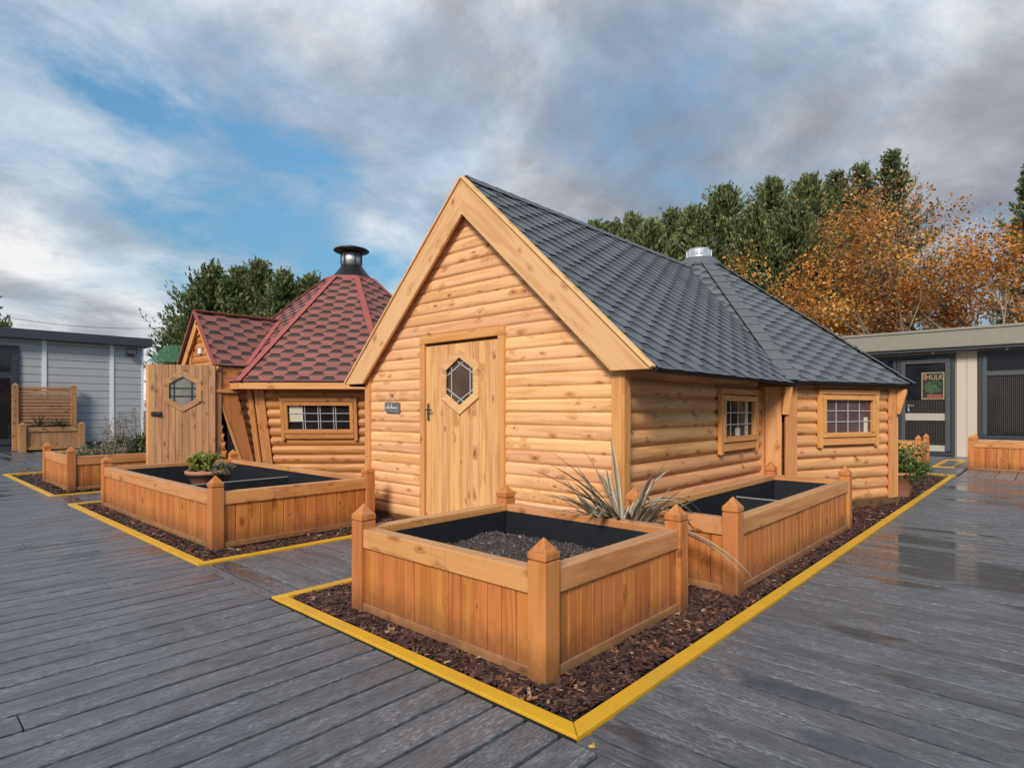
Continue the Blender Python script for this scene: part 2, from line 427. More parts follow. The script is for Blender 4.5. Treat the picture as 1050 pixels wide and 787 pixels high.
# bark beds --------------------------------------------------------------
def in_any(x, y, rects): return any(a <= x <= b and c <= y <= d for a, b, c, d in rects)
def bark_bed(x0, x1, y0, y1, n, skip, label):
    mb = MB()
    P = [(x0, y0, -.03), (x1, y0, -.03), (x1, y1, -.03), (x0, y1, -.03)]; mb.face(P, P, .5)
    struct('mulch_bed_floor', mb, M['barkbed'])
    mb = MB()
    for i in range(n):
        for _ in range(30):
            x, y = U(x0 + .045, x1 - .045), U(y0 + .045, y1 - .045)
            if in_any(x, y, skip): continue
            D = (V((x, y, 0)) - CAM).length
            if R() < min(1, (4.5 / D) ** 1.6): break
        else: continue
        L = U(.009, .027) * (1 + .5 * (R() < .12)); W = L * U(.22, .5); h = .028 * (noise.noise((x * 2.3, y * 2.3, 3)) * .5 + .45)
        a = U(0, math.pi * 2); d = V((math.cos(a), math.sin(a), U(-.45, .45))).normalized(); n_ = V((U(-.5, .5), U(-.5, .5), 1)).normalized()
        b = n_.cross(d).normalized(); n_ = d.cross(b)
        c = V((x, y, -.022 + h + U(0, .016))); rn = min(1, max(0, random.gauss(.46, .26)))
        t = L * U(.06, .16)
        p = [c - d * L - b * W * U(.4, 1), c - d * L * U(.7, 1) + b * W, c + d * L + b * W * U(.3, 1), c + d * L * U(.7, 1) - b * W]
        q = [k + n_ * t for k in p]
        z = (0, 0, 0)
        mb.face(q, [z] * 4, rn); mb.face([p[0], p[1], q[1], q[0]], [z] * 4, rn); mb.face([p[2], p[3], q[3], q[2]], [z] * 4, rn)
        mb.face([p[3], p[0], q[0], q[3]], [z] * 4, rn); mb.face([p[1], p[2], q[2], q[1]], [z] * 4, rn)
    tag(mb.build('bark_mulch', M['bark']), label, 'mulch', kind='stuff')
bark_bed(.06, 12.62, .06, 2.56, 46000, [(.28, 1.70, .40, 1.95), (2.25, 5.25, .30, 1.07), (2.45, 5.9, 1.36, 3)], 'dark brown bark mulch around the two planters of the grey roofed cabin')
bark_bed(.04, 2.70, 3.96, 8.52, 14000, [(.27, 2.03, 4.3, 8.05)], 'dark brown bark mulch around the large empty planter')
bark_bed(.04, 2.70, 9.80, 14.1, 3500, [(.3, 1.9, 10.2, 12.2)], 'dark brown bark mulch around the far left planter')
mb = MB()
for (x, y, r) in ((2.05, .16, .03), (1.35, .2, .034), (.75, .17, .028), (1.62, .1, .025), (3.1, .12, .03)):
    pass
W = .078
def edging(parts, label):
    for (a, b) in parts:
        mb = MB(); bx(mb, (a[0], a[1], -.055), (b[0], b[1], .010))
        tag(mb.build('yellow_edging', M['yellow'], bevel=.003), kind='structure')
def edging_bed(x0, x1, y0, y1, far=True):
    q = .0015
    polys = [[(x0, y0), (x0, y1), (x0 + W, y1 - W), (x0 + W, y0 + W)], [(x0, y0), (x0 + W, y0 + W), (x1 - W, y0 + W), (x1, y0)],
             [(x0, y1), (x1, y1), (x1 - W, y1 - W), (x0 + W, y1 - W)]]
    if far: polys.append([(x1, y0), (x1 - W, y0 + W), (x1 - W, y1 - W), (x1, y1)])
    for p in polys:
        cx = sum(a for a, b in p) / 4; cy = sum(b for a, b in p) / 4
        mb = MB(); prism(mb, [(a + (cx - a) * .0006, b + (cy - b) * .0006) for a, b in p], lambda a, b, d: V((a, b, d)), -.055, .010)
        tag(mb.build('yellow_edging', M['yellow'], bevel=.0025), kind='structure')
mb = MB(); bx(mb, (-.0235, .0, -.055), (-.0035, 2.6, -.004)); struct('deck_edge_shade', mb, M['gapdark'])  # black strip, painted shade where the board gaps meet the yellow edging
edging_bed(-.002, 12.72, -.002, 2.60)
edging_bed(-.02, 2.75, 3.88, 8.60, False)
edging_bed(-.03, 2.75, 9.72, 14.18, False)
edging_bed(14.6, 17.2, .20, .62)

# ------------------------------------------------------------------ planters
def post_mb(x, y, z0, h, w=.056):
    mb = MB(); hs = h - .115
    bx(mb, (x - w, y - w, z0), (x + w, y + w, z0 + hs), 2)
    gq = .006
    bx(mb, (x - w + gq, y - w + gq, z0 + hs), (x + w - gq, y + w - gq, z0 + hs + .009), 2, .1)
    k = w + .001; zc = z0 + hs + .009
    bx(mb, (x - k, y - k, zc), (x + k, y + k, zc + .035), 2, .55)
    cap = [V((x - k + .004, y - k + .004, zc + .0352)), V((x + k - .004, y - k + .004, zc + .0352)), V((x + k - .004, y + k - .004, zc + .0352)), V((x - k + .004, y + k - .004, zc + .0352)), V((x, y, z0 + h))]
    off = V((R() * 9, R() * 9, 0))
    mb.shell(cap, [(0, 1, 4), (1, 2, 4), (2, 3, 4), (3, 0, 4), (3, 2, 1, 0)], lambda i: V((cap[i].z, cap[i].x, cap[i].y)) + off, .6)
    return mb
def planter(x0, x1, y0, y1, label, fill='liner', H=.69, top=.53, mid=.41, div=None, z0=-.03, slat=.105, floor=.16, group='stained wooden planters with pointed corner posts'):
    """post centres at (x0..x1, y0..y1)"""
    t = T('wooden_planter', ((x0 + x1) / 2, (y0 + y1) / 2, 0), label, 'planter', group)
    for x in (x0, x1):
        for y in (y0, y1): t.part('corner_post', post_mb(x, y, z0, H - z0), M['post'], bevel=.004)
    pw = .056
    sides = [('x', x0 + pw, x1 - pw, y0, -1), ('x', x0 + pw, x1 - pw, y1, 1), ('y', y0 + pw, y1 - pw, x0, -1), ('y', y0 + pw, y1 - pw, x1, 1)]
    for ax, a0, a1, c, sg in sides:
        def bb(mb, a, b, c0, c1, z, zz, gr):
            if ax == 'x': bx(mb, (a, c0, z), (b, c1, zz), {'a': 0, 'z': 2}[gr])
            else: bx(mb, (c0, a, z), (c1, b, zz), {'a': 1, 'z': 2}[gr])
        mb = MB()      # vertical tongue and groove boards
        n = max(2, round((a1 - a0) / slat)); p = (a1 - a0) / n
        for i in range(n): bb(mb, a0 + i * p + U(.0015, .003), a0 + (i + 1) * p - U(.0015, .003), c + sg * .006, c + sg * (.026 + U(-.0015, .0015)), z0 + .02, mid - .001, 'z')
        t.part('side_panel', mb, M['planter'], bevel=.004)
        mb = MB(); bb(mb, a0 + .001, a1 - .001, c - sg * .052, c + sg * .0435, mid, top, 'a'); t.part('top_rail', mb, M['rail'], bevel=.005)
        mb = MB(); bb(mb, a0 + .001, a1 - .001, c + sg * .027, c + sg * .044, z0 + .035, z0 + .085, 'a'); t.part('base_rail', mb, M['rail'], bevel=.003)
        mb = MB(); bb(mb, a0 + .0015, a1 - .0015, c - sg * .066, c - sg * .0585, z0 + .02, top - .048, 'a'); t.part('liner', mb, M['liner'])
    ix0, ix1, iy0, iy1 = x0 + .067, x1 - .067, y0 + .067, y1 - .067
    mb = MB()
    if fill == 'soil':
        zf = .335; nx = ny = 30
        def hz(x, y): return zf + .045 * noise.noise((x * 2.6, y * 2.6, 7)) + .03 * noise.noise((x * 9, y * 9, 2)) - .05 * ((x - (x0 + x1) / 2) ** 2 + (y - (y0 + y1) / 2) ** 2)
        pts = [V((ix0 + (ix1 - ix0) * i / nx, iy0 + (iy1 - iy0) * j / ny, 0)) for j in range(ny + 1) for i in range(nx + 1)]
        for p in pts: p.z = hz(p.x, p.y)
        mb.shell(pts, [(j * (nx + 1) + i, j * (nx + 1) + i + 1, (j + 1) * (nx + 1) + i + 1, (j + 1) * (nx + 1) + i) for j in range(ny) for i in range(nx)], lambda i: pts[i], .5, True)
        t.part('soil', mb, M['soil'])
        cl = MB()
        for i in range(6500):
            x, y = U(ix0 + .01, ix1 - .01), U(iy0 + .01, iy1 - .01); c = V((x, y, hz(x, y) + .003)); r = U(.003, .010) * (2 if R() < .06 else 1)
            a = V((U(-1, 1), U(-1, 1), U(-1, 1))).normalized(); b = a.cross(Z).normalized(); d = a.cross(b)
            q = [c + a * r, c + b * r * .8, c - a * r, c - b * r * .7, c + d * r * .7, c - d * r * .7]; rn = min(1, max(0, random.gauss(.45, .28)))
            cl.shell(q, [(0, 1, 4), (1, 2, 4), (2, 3, 4), (3, 0, 4), (1, 0, 5), (2, 1, 5), (3, 2, 5), (0, 3, 5)], lambda i: (0, 0, 0), rn)
        o = t.part('soil_clump', cl, M['soilclump']); o['kind'] = 'stuff'
    else:
        P = [(ix0, iy0, floor), (ix1, iy0, floor), (ix1, iy1, floor), (ix0, iy1, floor)]; mb.face(P, P, .5)
        t.part('liner_floor', mb, M['liner'])
    if div:
        mb = MB(); ax, c = div
        if ax == 'x': bx(mb, (c - .006, iy0, floor + .002), (c + .006, iy1, .402))
        else: bx(mb, (ix0, c - .006, floor + .002), (ix1, c + .006, .402))
        d = t.part('divider', mb, M['liner'])
        mb = MB()
        if ax == 'x': bx(mb, (c - .011, iy0, .4025), (c + .011, iy1, .412))
        else: bx(mb, (ix0, c - .011, .4025), (ix1, c + .011, .412))
        t.part('divider_cap', mb, M['divider'], d)
    return t
planter(.31, 1.68, .425, 1.95, 'nearest square planter, filled with dark soil in front of the cabin door', 'soil', slat=.103)
planter(2.25, 5.36, .28, 1.07, 'long narrow black lined planter beside the windows of the grey roofed cabin', div=('x', 4.15), slat=.10, top=.53)
planter(.31, 1.98, 4.38, 8.05, 'large empty black lined planter with a flower pot in it, before the red roofed hut', div=('y', 6.15), slat=.118)
planter(.34, 1.86, 10.27, 12.12, 'far left planter overgrown with purple stems beside the open hut door', H=.72, top=.55, slat=.11, floor=.46)
planter(14.2, 15.1, -3.4, -.13, 'pale planter under the window of the beige building', H=.76, top=.62, mid=.5, slat=.19, floor=.5)
planter(14.05, 15.2, .80, 2.6, 'small planter half hidden behind the potted bush, before the glass door', H=.74, top=.56, slat=.14, floor=.4)

# ------------------------------------------------------------------ cabin helpers
def log_rows(mb, P, Tn, Nn, z0, z1, pitch, tl, tr, holes=(), depth=.032, lean=lambda z: 0, power=2.6, n=7, jit=0):
    k = 0; z = z0
    while z < z1 - .02:
        za, zb = z, min(z + pitch, z1)
        zm = (za + zb) / 2
        segs = [(None, None)]
        a, b = tl(zm), tr(zm)
        cuts = [a]
        for (h0, h1, hz0, hz1) in sorted(holes):
            if hz0 < zm < hz1: cuts += [h0, h1]
        cuts.append(b)
        for q in range(0, len(cuts), 2):
            s0, s1 = cuts[q], cuts[q + 1]
            if s1 - s0 < .01: continue
            rn = R(); off = V((U(-30, 30), U(-30, 30), U(-30, 30))); pts = []; gcs = []
            for i in range(n + 1):
                f = i / n; zz = za + (zb - za) * f; d = depth * (1 - abs(2 * f - 1) ** power)
                e0 = tl(zz) if q == 0 else s0; e1 = tr(zz) if q == len(cuts) - 2 else s1
                for e in (e0, e1):
                    pts.append(P + Tn * e + Nn * (d + lean(zz)) + Z * zz); gcs.append(V((e, f * pitch * 1.15, d)) + off)
            fs = [(2 * i, 2 * i + 1, 2 * i + 3, 2 * i + 2) for i in range(n)]
            mb.shell(pts, fs, lambda i: gcs[i], rn, True)
        z += pitch

def clip(poly, conv):
    out = poly
    m = len(conv)
    for i in range(m):
        a = conv[i]; b = conv[(i + 1) % m]; inp = out; out = []
        def side(p): return (b[0] - a[0]) * (p[1] - a[1]) - (b[1] - a[1]) * (p[0] - a[0])
        for j in range(len(inp)):
            p = inp[j]; q = inp[(j + 1) % len(inp)]; sp, sq = side(p), side(q)
            if sp >= 0: out.append(p)
            if (sp >= 0) != (sq >= 0):
                t = sp / (sp - sq); out.append((p[0] + (q[0] - p[0]) * t, p[1] + (q[1] - p[1]) * t))
        if len(out) < 3: return []
    return out
def shingles(mb, O, Xd, Yd, poly, s=.133, lift=.010):
    """interlocking hexagonal felt tabs over a convex 2D polygon (CCW) in the roof plane"""
    Nn = Xd.cross(Yd).normalized()
    if Nn.z < 0: Nn = -Nn
    xs = [p[0] for p in poly]; ys = [p[1] for p in poly]; hgt = math.sqrt(3) * s
    r = -1; y = min(ys) - hgt / 2
    while y < max(ys):
        x = min(xs) - 3 * s + (1.5 * s if r % 2 else 0)
        while x < max(xs) + 2 * s:
            hx = [(x - s / 2, y), (x + s / 2, y), (x + s, y + hgt / 2), (x + s / 2, y + hgt), (x - s / 2, y + hgt), (x - s, y + hgt / 2)]
            c = clip(hx, poly)
            if c:
                rn = R(); dz = U(-.0015, .0015)
                mb.face([O + Xd * a + Yd * b + Nn * (lift + dz - lift * 1.1 * (b - y) / hgt) for a, b in c], [((a - x) / s, (b - y) / hgt, rn) for a, b in c], rn)
                # front lip so that the tab has thickness
                lip = clip([(x - s, y - .001), (x + s, y - .001), (x + s, y + .001), (x - s, y + .001)], poly)
            x += 3 * s
        y += hgt / 2; r += 1
def slab(mb, O, Xd, Yd, poly, th=.03, gap=.004):
    Nn = Xd.cross(Yd).normalized()
    if Nn.z < 0: Nn = -Nn
    prism(mb, poly, lambda x, y, d: O + Xd * x + Yd * y + Nn * d, -th, -gap)

def plank_door(t, hinge, along, n, w, h, z0, mat, framemat, hexc, hexw, hexh, pitch=.09, glassmat=None, panes=True, parent=None):
    """plank leaf starting at `hinge`, extending `along`, outside normal n"""
    along = V(along); n = V(n); mb = MB(); N_ = max(3, round(w / pitch)); p = w / N_
    hx, hz = hexc
    def hexpts(rw, rh): return [(hx, hz + rh), (hx - rw, hz + rh / 2), (hx - rw, hz - rh / 2), (hx, hz - rh), (hx + rw, hz - rh / 2), (hx + rw, hz + rh / 2)]
    def half(x, rw, rh):   # half height of hexagon at offset x
        dx = abs(x - hx)
        return None if dx >= rw else rh - rh / 2 * dx / rw
    for i in range(N_):
        a, b = i * p + .0018, (i + 1) * p - .0018
        ha, hb = half(a, hexw, hexh), half(b, hexw, hexh)
        def fn(x, z, d): return V(hinge) + along * x + n * d + Z * z
        if ha is None and hb is None:
            prism(mb, [(a, z0), (b, z0), (b, z0 + h), (a, z0 + h)], fn, 0, .022, (1, 0))
        else:
            ha = ha or hexh / 2; hb = hb or hexh / 2
            rn = R()
            prism(mb, [(a, z0), (b, z0), (b, hz - hb), (a, hz - ha)], fn, 0, .022, (1, 0), rn)
            prism(mb, [(a, hz + ha), (b, hz + hb), (b, z0 + h), (a, z0 + h)], fn, 0, .022, (1, 0), rn)
    leaf = t.part('door', mb, mat, parent, bevel=.003)
    fr = MB(); o = hexpts(hexw + .075, hexh + .09); q = hexpts(hexw - .004, hexh - .006)
    for i in range(6):
        j = (i + 1) % 6
        prism(fr, [o[i], o[j], q[j], q[i]], lambda x, z, d: V(hinge) + along * x + n * d + Z * z, .0225, .042)
    t.part('window_frame', fr, framemat, leaf, bevel=.003)
    gl = MB(); q = hexpts(hexw, hexh)
    gl.face([V(hinge) + along * x + n * .008 + Z * z for x, z in q], [(x, z, 0) for x, z in q], .5)
    if glassmat: t.part('window_pane', gl, glassmat, leaf)
    return leaf, hexpts

# ------------------------------------------------------------------ CABIN (grey roof)
UG, VC = 2.40, 3.14           # gable plane, centre line
HW = 1.82; VR, VL = VC - HW + .02, VC + HW
cab = T('wooden_cabin', (4.5, VC, 0), 'golden pine cabin with steep gable and grey shingle roof', 'cabin')
RZ, EZ, EH = 3.70, 1.60, 2.22                # ridge z, eave z, eave half width
sl = (RZ - EZ) / EH
# gable wall logs (t runs along -Y so that the picture's left is t=0)
def rake(z): return max(.0, (RZ - .14 - z) / sl)
tl = lambda z: VC - min(HW, rake(z)); tr = lambda z: VC + min(HW, rake(z))
D0, D1, DT = 2.605, 3.91, 2.13               # door frame outer v, top
mb = MB(); log_rows(mb, V((UG, 0, 0)), Y, -X, .05, 3.52, .1225, tl, tr, [(D0 + .03, D1 - .03, -1, DT - .03)], depth=.017, power=4.5, n=10)
cab.part('gable_wall', mb, M['gable'])
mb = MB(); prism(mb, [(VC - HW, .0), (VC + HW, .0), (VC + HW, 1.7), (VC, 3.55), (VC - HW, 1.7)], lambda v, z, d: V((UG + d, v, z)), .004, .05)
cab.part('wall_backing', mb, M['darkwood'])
# corner boards of the gable
for v in (VC - HW - .01, VC + HW + .0):
    mb = MB(); bx(mb, (UG - .045, v - .05, -.03), (UG + .0, v + .05, 1.72), 2); cab.part('corner_board', mb, M['trim'], bevel=.004)
mb = MB(); bx(mb, (UG - .04, VC - HW - .085, -.03), (UG + .06, VC - HW - .061, 1.66), 2); cab.part('corner_board', mb, M['trim'], bevel=.003)
# right side wall
UE = 5.80
mb = MB(); log_rows(mb, V((0, VR, 0)), X, -Y, .06, 1.80, .152, lambda z: UG + .03, lambda z: UE - .06, [(4.43, 5.45, .97, 1.43)], depth=.042, power=2.8)
cab.part('side_wall', mb, M['logs'])
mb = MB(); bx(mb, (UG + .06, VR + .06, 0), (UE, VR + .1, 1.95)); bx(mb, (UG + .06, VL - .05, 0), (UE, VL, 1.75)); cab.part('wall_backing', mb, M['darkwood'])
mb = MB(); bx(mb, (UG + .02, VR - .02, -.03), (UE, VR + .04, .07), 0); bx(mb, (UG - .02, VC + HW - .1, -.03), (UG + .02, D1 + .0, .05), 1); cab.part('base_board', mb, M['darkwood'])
mb = MB(); bx(mb, (UE - .09, VR - .07, -.03), (UE - .05, VR + .03, 1.72), 2); cab.part('corner_board', mb, M['trim'], bevel=.004)

def window(t, P, Tn, Nn, t0, t1, z0, z1, gmat, mat, cols=3, rows=3, lean=0, curtain=None, tail=.13, doubles=False, up=Z):
    """timber window with frame, side cheeks, apron board and lead bars; Nn outside"""
    Zu = V(up)
    def F(a, z, d): return P + Tn * a + Nn * d + Zu * z
    def B(mb, a0, a1, za, zb, d0, d1, gr):
        obx(mb, F((a0 + a1) / 2, (za + zb) / 2, (d0 + d1) / 2), ((a1 - a0) / 2, abs(d1 - d0) / 2, (zb - za) / 2), (Tn, Nn, Zu), {'a': 0, 'z': 2}[gr])
    w = MB()
    f = .062
    B(w, t0 - f, t1 + f, z1, z1 + f, .02, .075, 'a'); B(w, t0 - f, t1 + f, z0 - f, z0, .02, .078, 'a')
    B(w, t0 - f, t0, z0 + .001, z1 - .001, .02, .073, 'z'); B(w, t1, t1 + f, z0 + .001, z1 - .001, .02, .073, 'z')
    fr = t.part('window', w, mat, bevel=.005)
    for a in (t0 - f - .062, t1 + f + .004):
        s = MB(); B(s, a, a + .058, z0 - f - tail, z1 + f + .012, .02, .068, 'z'); t.part('side_trim', s, mat, fr, bevel=.004)
    s = MB(); B(s, t0 - f, t1 + f, z0 - f - .012 - .085, z0 - f - .010, .02, .062, 'a'); t.part('apron', s, mat, fr, bevel=.004)
    s = MB(); B(s, t0 - f - .07, t1 + f + .07, z1 + f + .013, z1 + f + .075, .02, .07, 'a'); t.part('head_trim', s, mat, fr, bevel=.004)
    gmb = MB(); q = [(t0, z0), (t1, z0), (t1, z1), (t0, z1)]
    gmb.face([F(a, z, .022) for a, z in q], [(a, z, 0) for a, z in q], .5); t.part('window_pane', gmb, gmat, fr)
    lb = MB()
    vx = [t0 + (t1 - t0) * i / cols for i in range(1, cols)]
    for a in vx:
        if doubles: B(lb, a - .024, a - .014, z0, z1, .024, .030, 'z'); B(lb, a + .014, a + .024, z0, z1, .024, .030, 'z')
        else: B(lb, a - .0045, a + .0045, z0, z1, .024, .030, 'z')
    for i in range(1, rows):
        z = z0 + (z1 - z0) * i / rows; B(lb, t0, t1, z - .0045, z + .0045, .0305, .035, 'a')
    t.part('lead_bars', lb, M['lead'], fr)
    if curtain:
        c = MB()
        for (a0, a1, za, zb) in curtain: B(c, a0, a1, za, zb, .0225, .0235, 'z')
        t.part('curtain', c, M['curtain'], fr)
    return fr
window(cab, V((0, VR - .02, 0)), X, -Y, 4.50, 5.36, 1.0, 1.40, M['hutglass'], M['trim'], 4, 3, curtain=[(5.18, 5.24, 1.0, 1.4), (4.86, 5.0, 1.002, 1.09)])

# door and frame
fm = MB()
for v in (D0 + .04, D1 - .04):
    bx(fm, (UG - .052, v - .04, -.02), (UG - .004, v + .04, DT - .09), 2)
bx(fm, (UG - .054, D0 - .0, DT - .089), (UG - .004, D1 + .0, DT), 1)
cab.part('door_frame', fm, M['trim'], bevel=.004)
dw = D1 - D0 - .17
leaf, hexp = plank_door(cab, (UG - .006, D1 - .085, 0), -Y, -X, dw, DT - .12, .0, M['door'], M['barge'], (dw / 2, 1.60), .215, .262, .094, M['brownglass'])
H0 = V((UG - .006, D1 - .085, 0))
lb = MB()
def bar(a, b, lbm=lb, th=.007):
    pa = H0 - Y * a[0] + Z * a[1] - X * .013; pb = H0 - Y * b[0] + Z * b[1] - X * .013
    beam(lbm, pa, pb, .011, .004, X)
cx_, cz_ = dw / 2, 1.60; rw, rh = .215, .262
ix = .145; 
for sx in (-1, 1):
    bar((cx_ + sx * ix, cz_ - .17), (cx_ + sx * ix, cz_ + .17))
for sz in (-1, 1):
    for sx in (-1, 1):
        bar((cx_ - sx * .06, cz_ + sz * .222), (cx_ + sx * rw, cz_ + sz * .072))
cab.part('lead_bars', lb, M['lead'], leaf)
hm = MB(); hv = D1 - .085 - .05
bx(hm, (UG - .038, hv - .018, 1.18), (UG - .0285, hv + .018, 1.37)); tube(hm, [(UG - .036, hv, 1.30), (UG - .075, hv, 1.30), (UG - .078, hv - .02, 1.30), (UG - .078, hv - .10, 1.297)], .009, 8)
cab.part('handle', hm, M['brass'], leaf)

# bargeboards: two rakes meeting at a plumb cut
BU = 2.30; bz = RZ + .005; bw = .37; tipv = 2.20
for sg in (-1, 1):
    mb = MB()
    poly = [(0, bz), (sg * tipv, bz - tipv * sl), (sg * (tipv - .385), bz - tipv * sl), (0, bz - bw)]
    if sg < 0: poly = poly[::-1]
    rn = .4; off = V((R() * 9, R() * 9, 0)); dr = V((sg, -sl)).normalized()
    pts = [V((BU - .02, VC + a, z)) for a, z in poly] + [V((BU + .015, VC + a, z)) for a, z in poly]
    def gcf(i): 
        a, z = poly[i % 4]; return V((a * dr.x + z * dr.y, -a * dr.y + z * dr.x, i // 4 * .03)) + off
    mb.shell(pts, [(3, 2, 1, 0), (4, 5, 6, 7), (0, 1, 5, 4), (1, 2, 6, 5), (2, 3, 7, 6), (3, 0, 4, 7)], gcf, rn)
    b_ = cab.part('bargeboard', mb, M['barge'], bevel=.006)
    # narrow cover strip along the upper edge
    mb = MB(); nrm = V((0, sg * sl, 1)).normalized()
    beam(mb, V((BU - .0, VC, bz)) + nrm * .014, V((BU - .0, VC + sg * (tipv - .005), bz - (tipv - .005) * sl)) + nrm * .014, .075, .024, nrm)
    cab.part('cover_strip', mb, M['barge'], b_, bevel=.004)
    mb = MB()   # inner soffit of the rake
    beam(mb, V((BU + .06, VC, bz - .05)), V((BU + .06, VC + sg * (tipv - .1), bz - .05 - (tipv - .1) * sl)), .09, .02, nrm); cab.part('soffit', mb, M['trim'])
# gable roof slopes
US = 2.345
for sg in (-1, 1):
    slope = V((0, -sg, sl)).normalized()        # up the slope
    O = V((US, VC + sg * EH, EZ)) if sg < 0 else V((7.6, VC + sg * EH, EZ))
    L = math.hypot(EH, RZ - EZ); xd = X if sg < 0 else -X
    lenx = 7.6 - US
    poly = [(0, 0), (lenx - 1.72, 0), (lenx, L), (0, L)] if sg < 0 else [(1.72, 0), (lenx, 0), (lenx, L), (0, L)]
    mb = MB(); shingles(mb, O + V((0, 0, .03)), xd, slope, poly, .128); r_ = cab.part('roof_slope', mb, M['grey'])
    mb = MB(); slab(mb, O + V((0, 0, .03)), xd, slope, poly, .04, .004); cab.part('roof_deck', mb, M['felt'], r_)
mb = MB()
for sg in (-1, 1):
    n_ = V((0, sg * sl, 1)).normalized(); d_ = V((0, sg, -sl)).normalized()
    k = 0; u = US
    while u < 7.45:
        beam(mb, V((u, VC, RZ + .045)) + d_ * .06 + n_ * .012, V((min(u + .235, 7.5), VC, RZ + .045)) + d_ * .06 + n_ * .004, .13, .006, n_); u += .225
cab.part('ridge_cap', mb, M['greycap'])

# octagonal rear room
UO, RO = 7.90, 2.87
def ov(r, k): a = math.radians(45 * k); return V((UO + r * math.cos(a), VC + r * math.sin(a), 0))
RE = RO + .25; ZE, ZA = 1.635, 4.03
om = MB(); backing = MB()
for k in range(8):
    a, b = ov(RO, k), ov(RO, k + 1); t_ = (b - a).normalized(); n_ = V((t_.y, -t_.x, 0)); L = (b - a).length
    win = k == 5          # between the -135 and -90 corners
    if k in (4, 5, 6):
        holes = [(.66, 1.72, .93, 1.50)] if win else []
        log_rows(om, a, t_, n_, .06, 1.73, .152, lambda z: .03, lambda z, L=L: L - .03, holes, depth=.042, power=2.8)
    else:
        log_rows(om, a, t_, n_, .06, 1.73, .152, lambda z: .03, lambda z, L=L: L - .03, [], depth=.045, power=2.2, n=4)
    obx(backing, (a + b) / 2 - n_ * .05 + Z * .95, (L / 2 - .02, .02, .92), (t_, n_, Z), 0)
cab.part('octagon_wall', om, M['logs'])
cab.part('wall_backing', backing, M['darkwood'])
a, b = ov(RO, 5), ov(RO, 6); t_ = (b - a).normalized(); n_ = V((t_.y, -t_.x, 0))
window(cab, a + n_ * .02, t_, n_, .72, 1.66, 1.0, 1.43, M['mauveglass'], M['trim'], 4, 3, curtain=[(1.52, 1.6, 1.0, 1.2)])
for k in (4, 5, 6, 7, 0):
    p = ov(RO, k); mb = MB()
    for q in (-1, 1):
        e = ov(RO, k + q) - p; e.normalize(); n_ = V((e.y, -e.x, 0)) * (1 if q > 0 else -1); w_ = .075 if k == 6 else .095
        obx(mb, p + e * (w_ + (.0 if q > 0 else .006)) + n_ * .058 + Z * .85, (w_, .018, .88), (e, n_, Z), 2)
    cab.part('corner_post', mb, M['trim'], bevel=.004)
    d = (p - V((UO, VC, 0))).normalized(); s_ = V((-d.y, d.x, 0))
    mb = MB(); prism(mb, [(.02, 1.585), (.02, 1.24), (.05, 1.24), (.13, 1.54), (.13, 1.585)], lambda x, z, dd, p=p, d=d, s_=s_: p + d * (x + .05) + s_ * dd + Z * z, -.045, .045, (1, 0)); cab.part('eave_bracket', mb, M['trim'], bevel=.004)
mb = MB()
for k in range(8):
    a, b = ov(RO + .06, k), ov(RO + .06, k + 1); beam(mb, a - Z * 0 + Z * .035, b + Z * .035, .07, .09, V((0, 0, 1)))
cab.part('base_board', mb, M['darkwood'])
rt = .30 / math.cos(math.pi / 8)
sh = MB(); dk = MB(); cap = MB(); fas = MB()
for k in range(8):
    a, b = ov(RE, k) + Z * ZE, ov(RE, k + 1) + Z * ZE; top = V((UO, VC, ZA)); xd = (b - a).normalized(); m_ = (a + b) / 2
    yd = (top - m_); L = yd.length; yd.normalize(); w_ = (b - a).length; fr = 1 - .28 / (RE * math.cos(math.pi / 8))
    poly = [(0, 0), (w_, 0), (w_ / 2 + w_ / 2 * (1 - fr), L * fr), (w_ / 2 - w_ / 2 * (1 - fr), L * fr)]
    shingles(sh, a + Z * .02, xd, yd, poly, .128); slab(dk, a + Z * .02, xd, yd, poly, .035)
    # hip caps
    nf = xd.cross(yd)
    h0 = a; h1 = a + (top - a) * fr; n2 = V((h0.x - UO, h0.y - VC, RE * 1.25)).normalized()
    d_ = (h1 - h0); Lh = d_.length; d_.normalize(); q = 0
    while q < Lh - .02:
        beam(cap, h0 + d_ * q + n2 * .042, h0 + d_ * min(q + .24, Lh) + n2 * .032, .20, .006, n2); q += .225
    beam(fas, a + (V((UO, VC, ZE)) - a) * .03 - Z * .025, b + (V((UO, VC, ZE)) - b) * .03 - Z * .025, .05, .02, -xd.cross(Z))
rf = cab.part('octagon_roof', sh, M['grey']); cab.part('roof_deck', dk, M['felt'], rf); cab.part('hip_cap', cap, M['greycap'], rf); cab.part('fascia', fas, M['darkwood'], rf)
mb = MB(); lathe(mb, (UO, VC, 3.74), [(.42, .0), (.36, .10), (.27, .16), (.25, .18)], 16); cab.part('roof_collar', mb, M['greycap'])
mb = MB(); lathe(mb, (UO, VC, 3.90), [(.215, 0), (.225, .015), (.225, .05), (.21, .055), (.205, .15), (.17, .19), (.05, .205), (.0, .21)], 28)
for k in range(14):
    a = 2 * math.pi * k / 14; c = V((UO + .212 * math.cos(a), VC + .212 * math.sin(a), 4.0)); obx(mb, c, (.006, .012, .055), (V((math.cos(a), math.sin(a), 0)), V((-math.sin(a), math.cos(a), 0)), Z))
cab.part('roof_vent', mb, M['steel'])

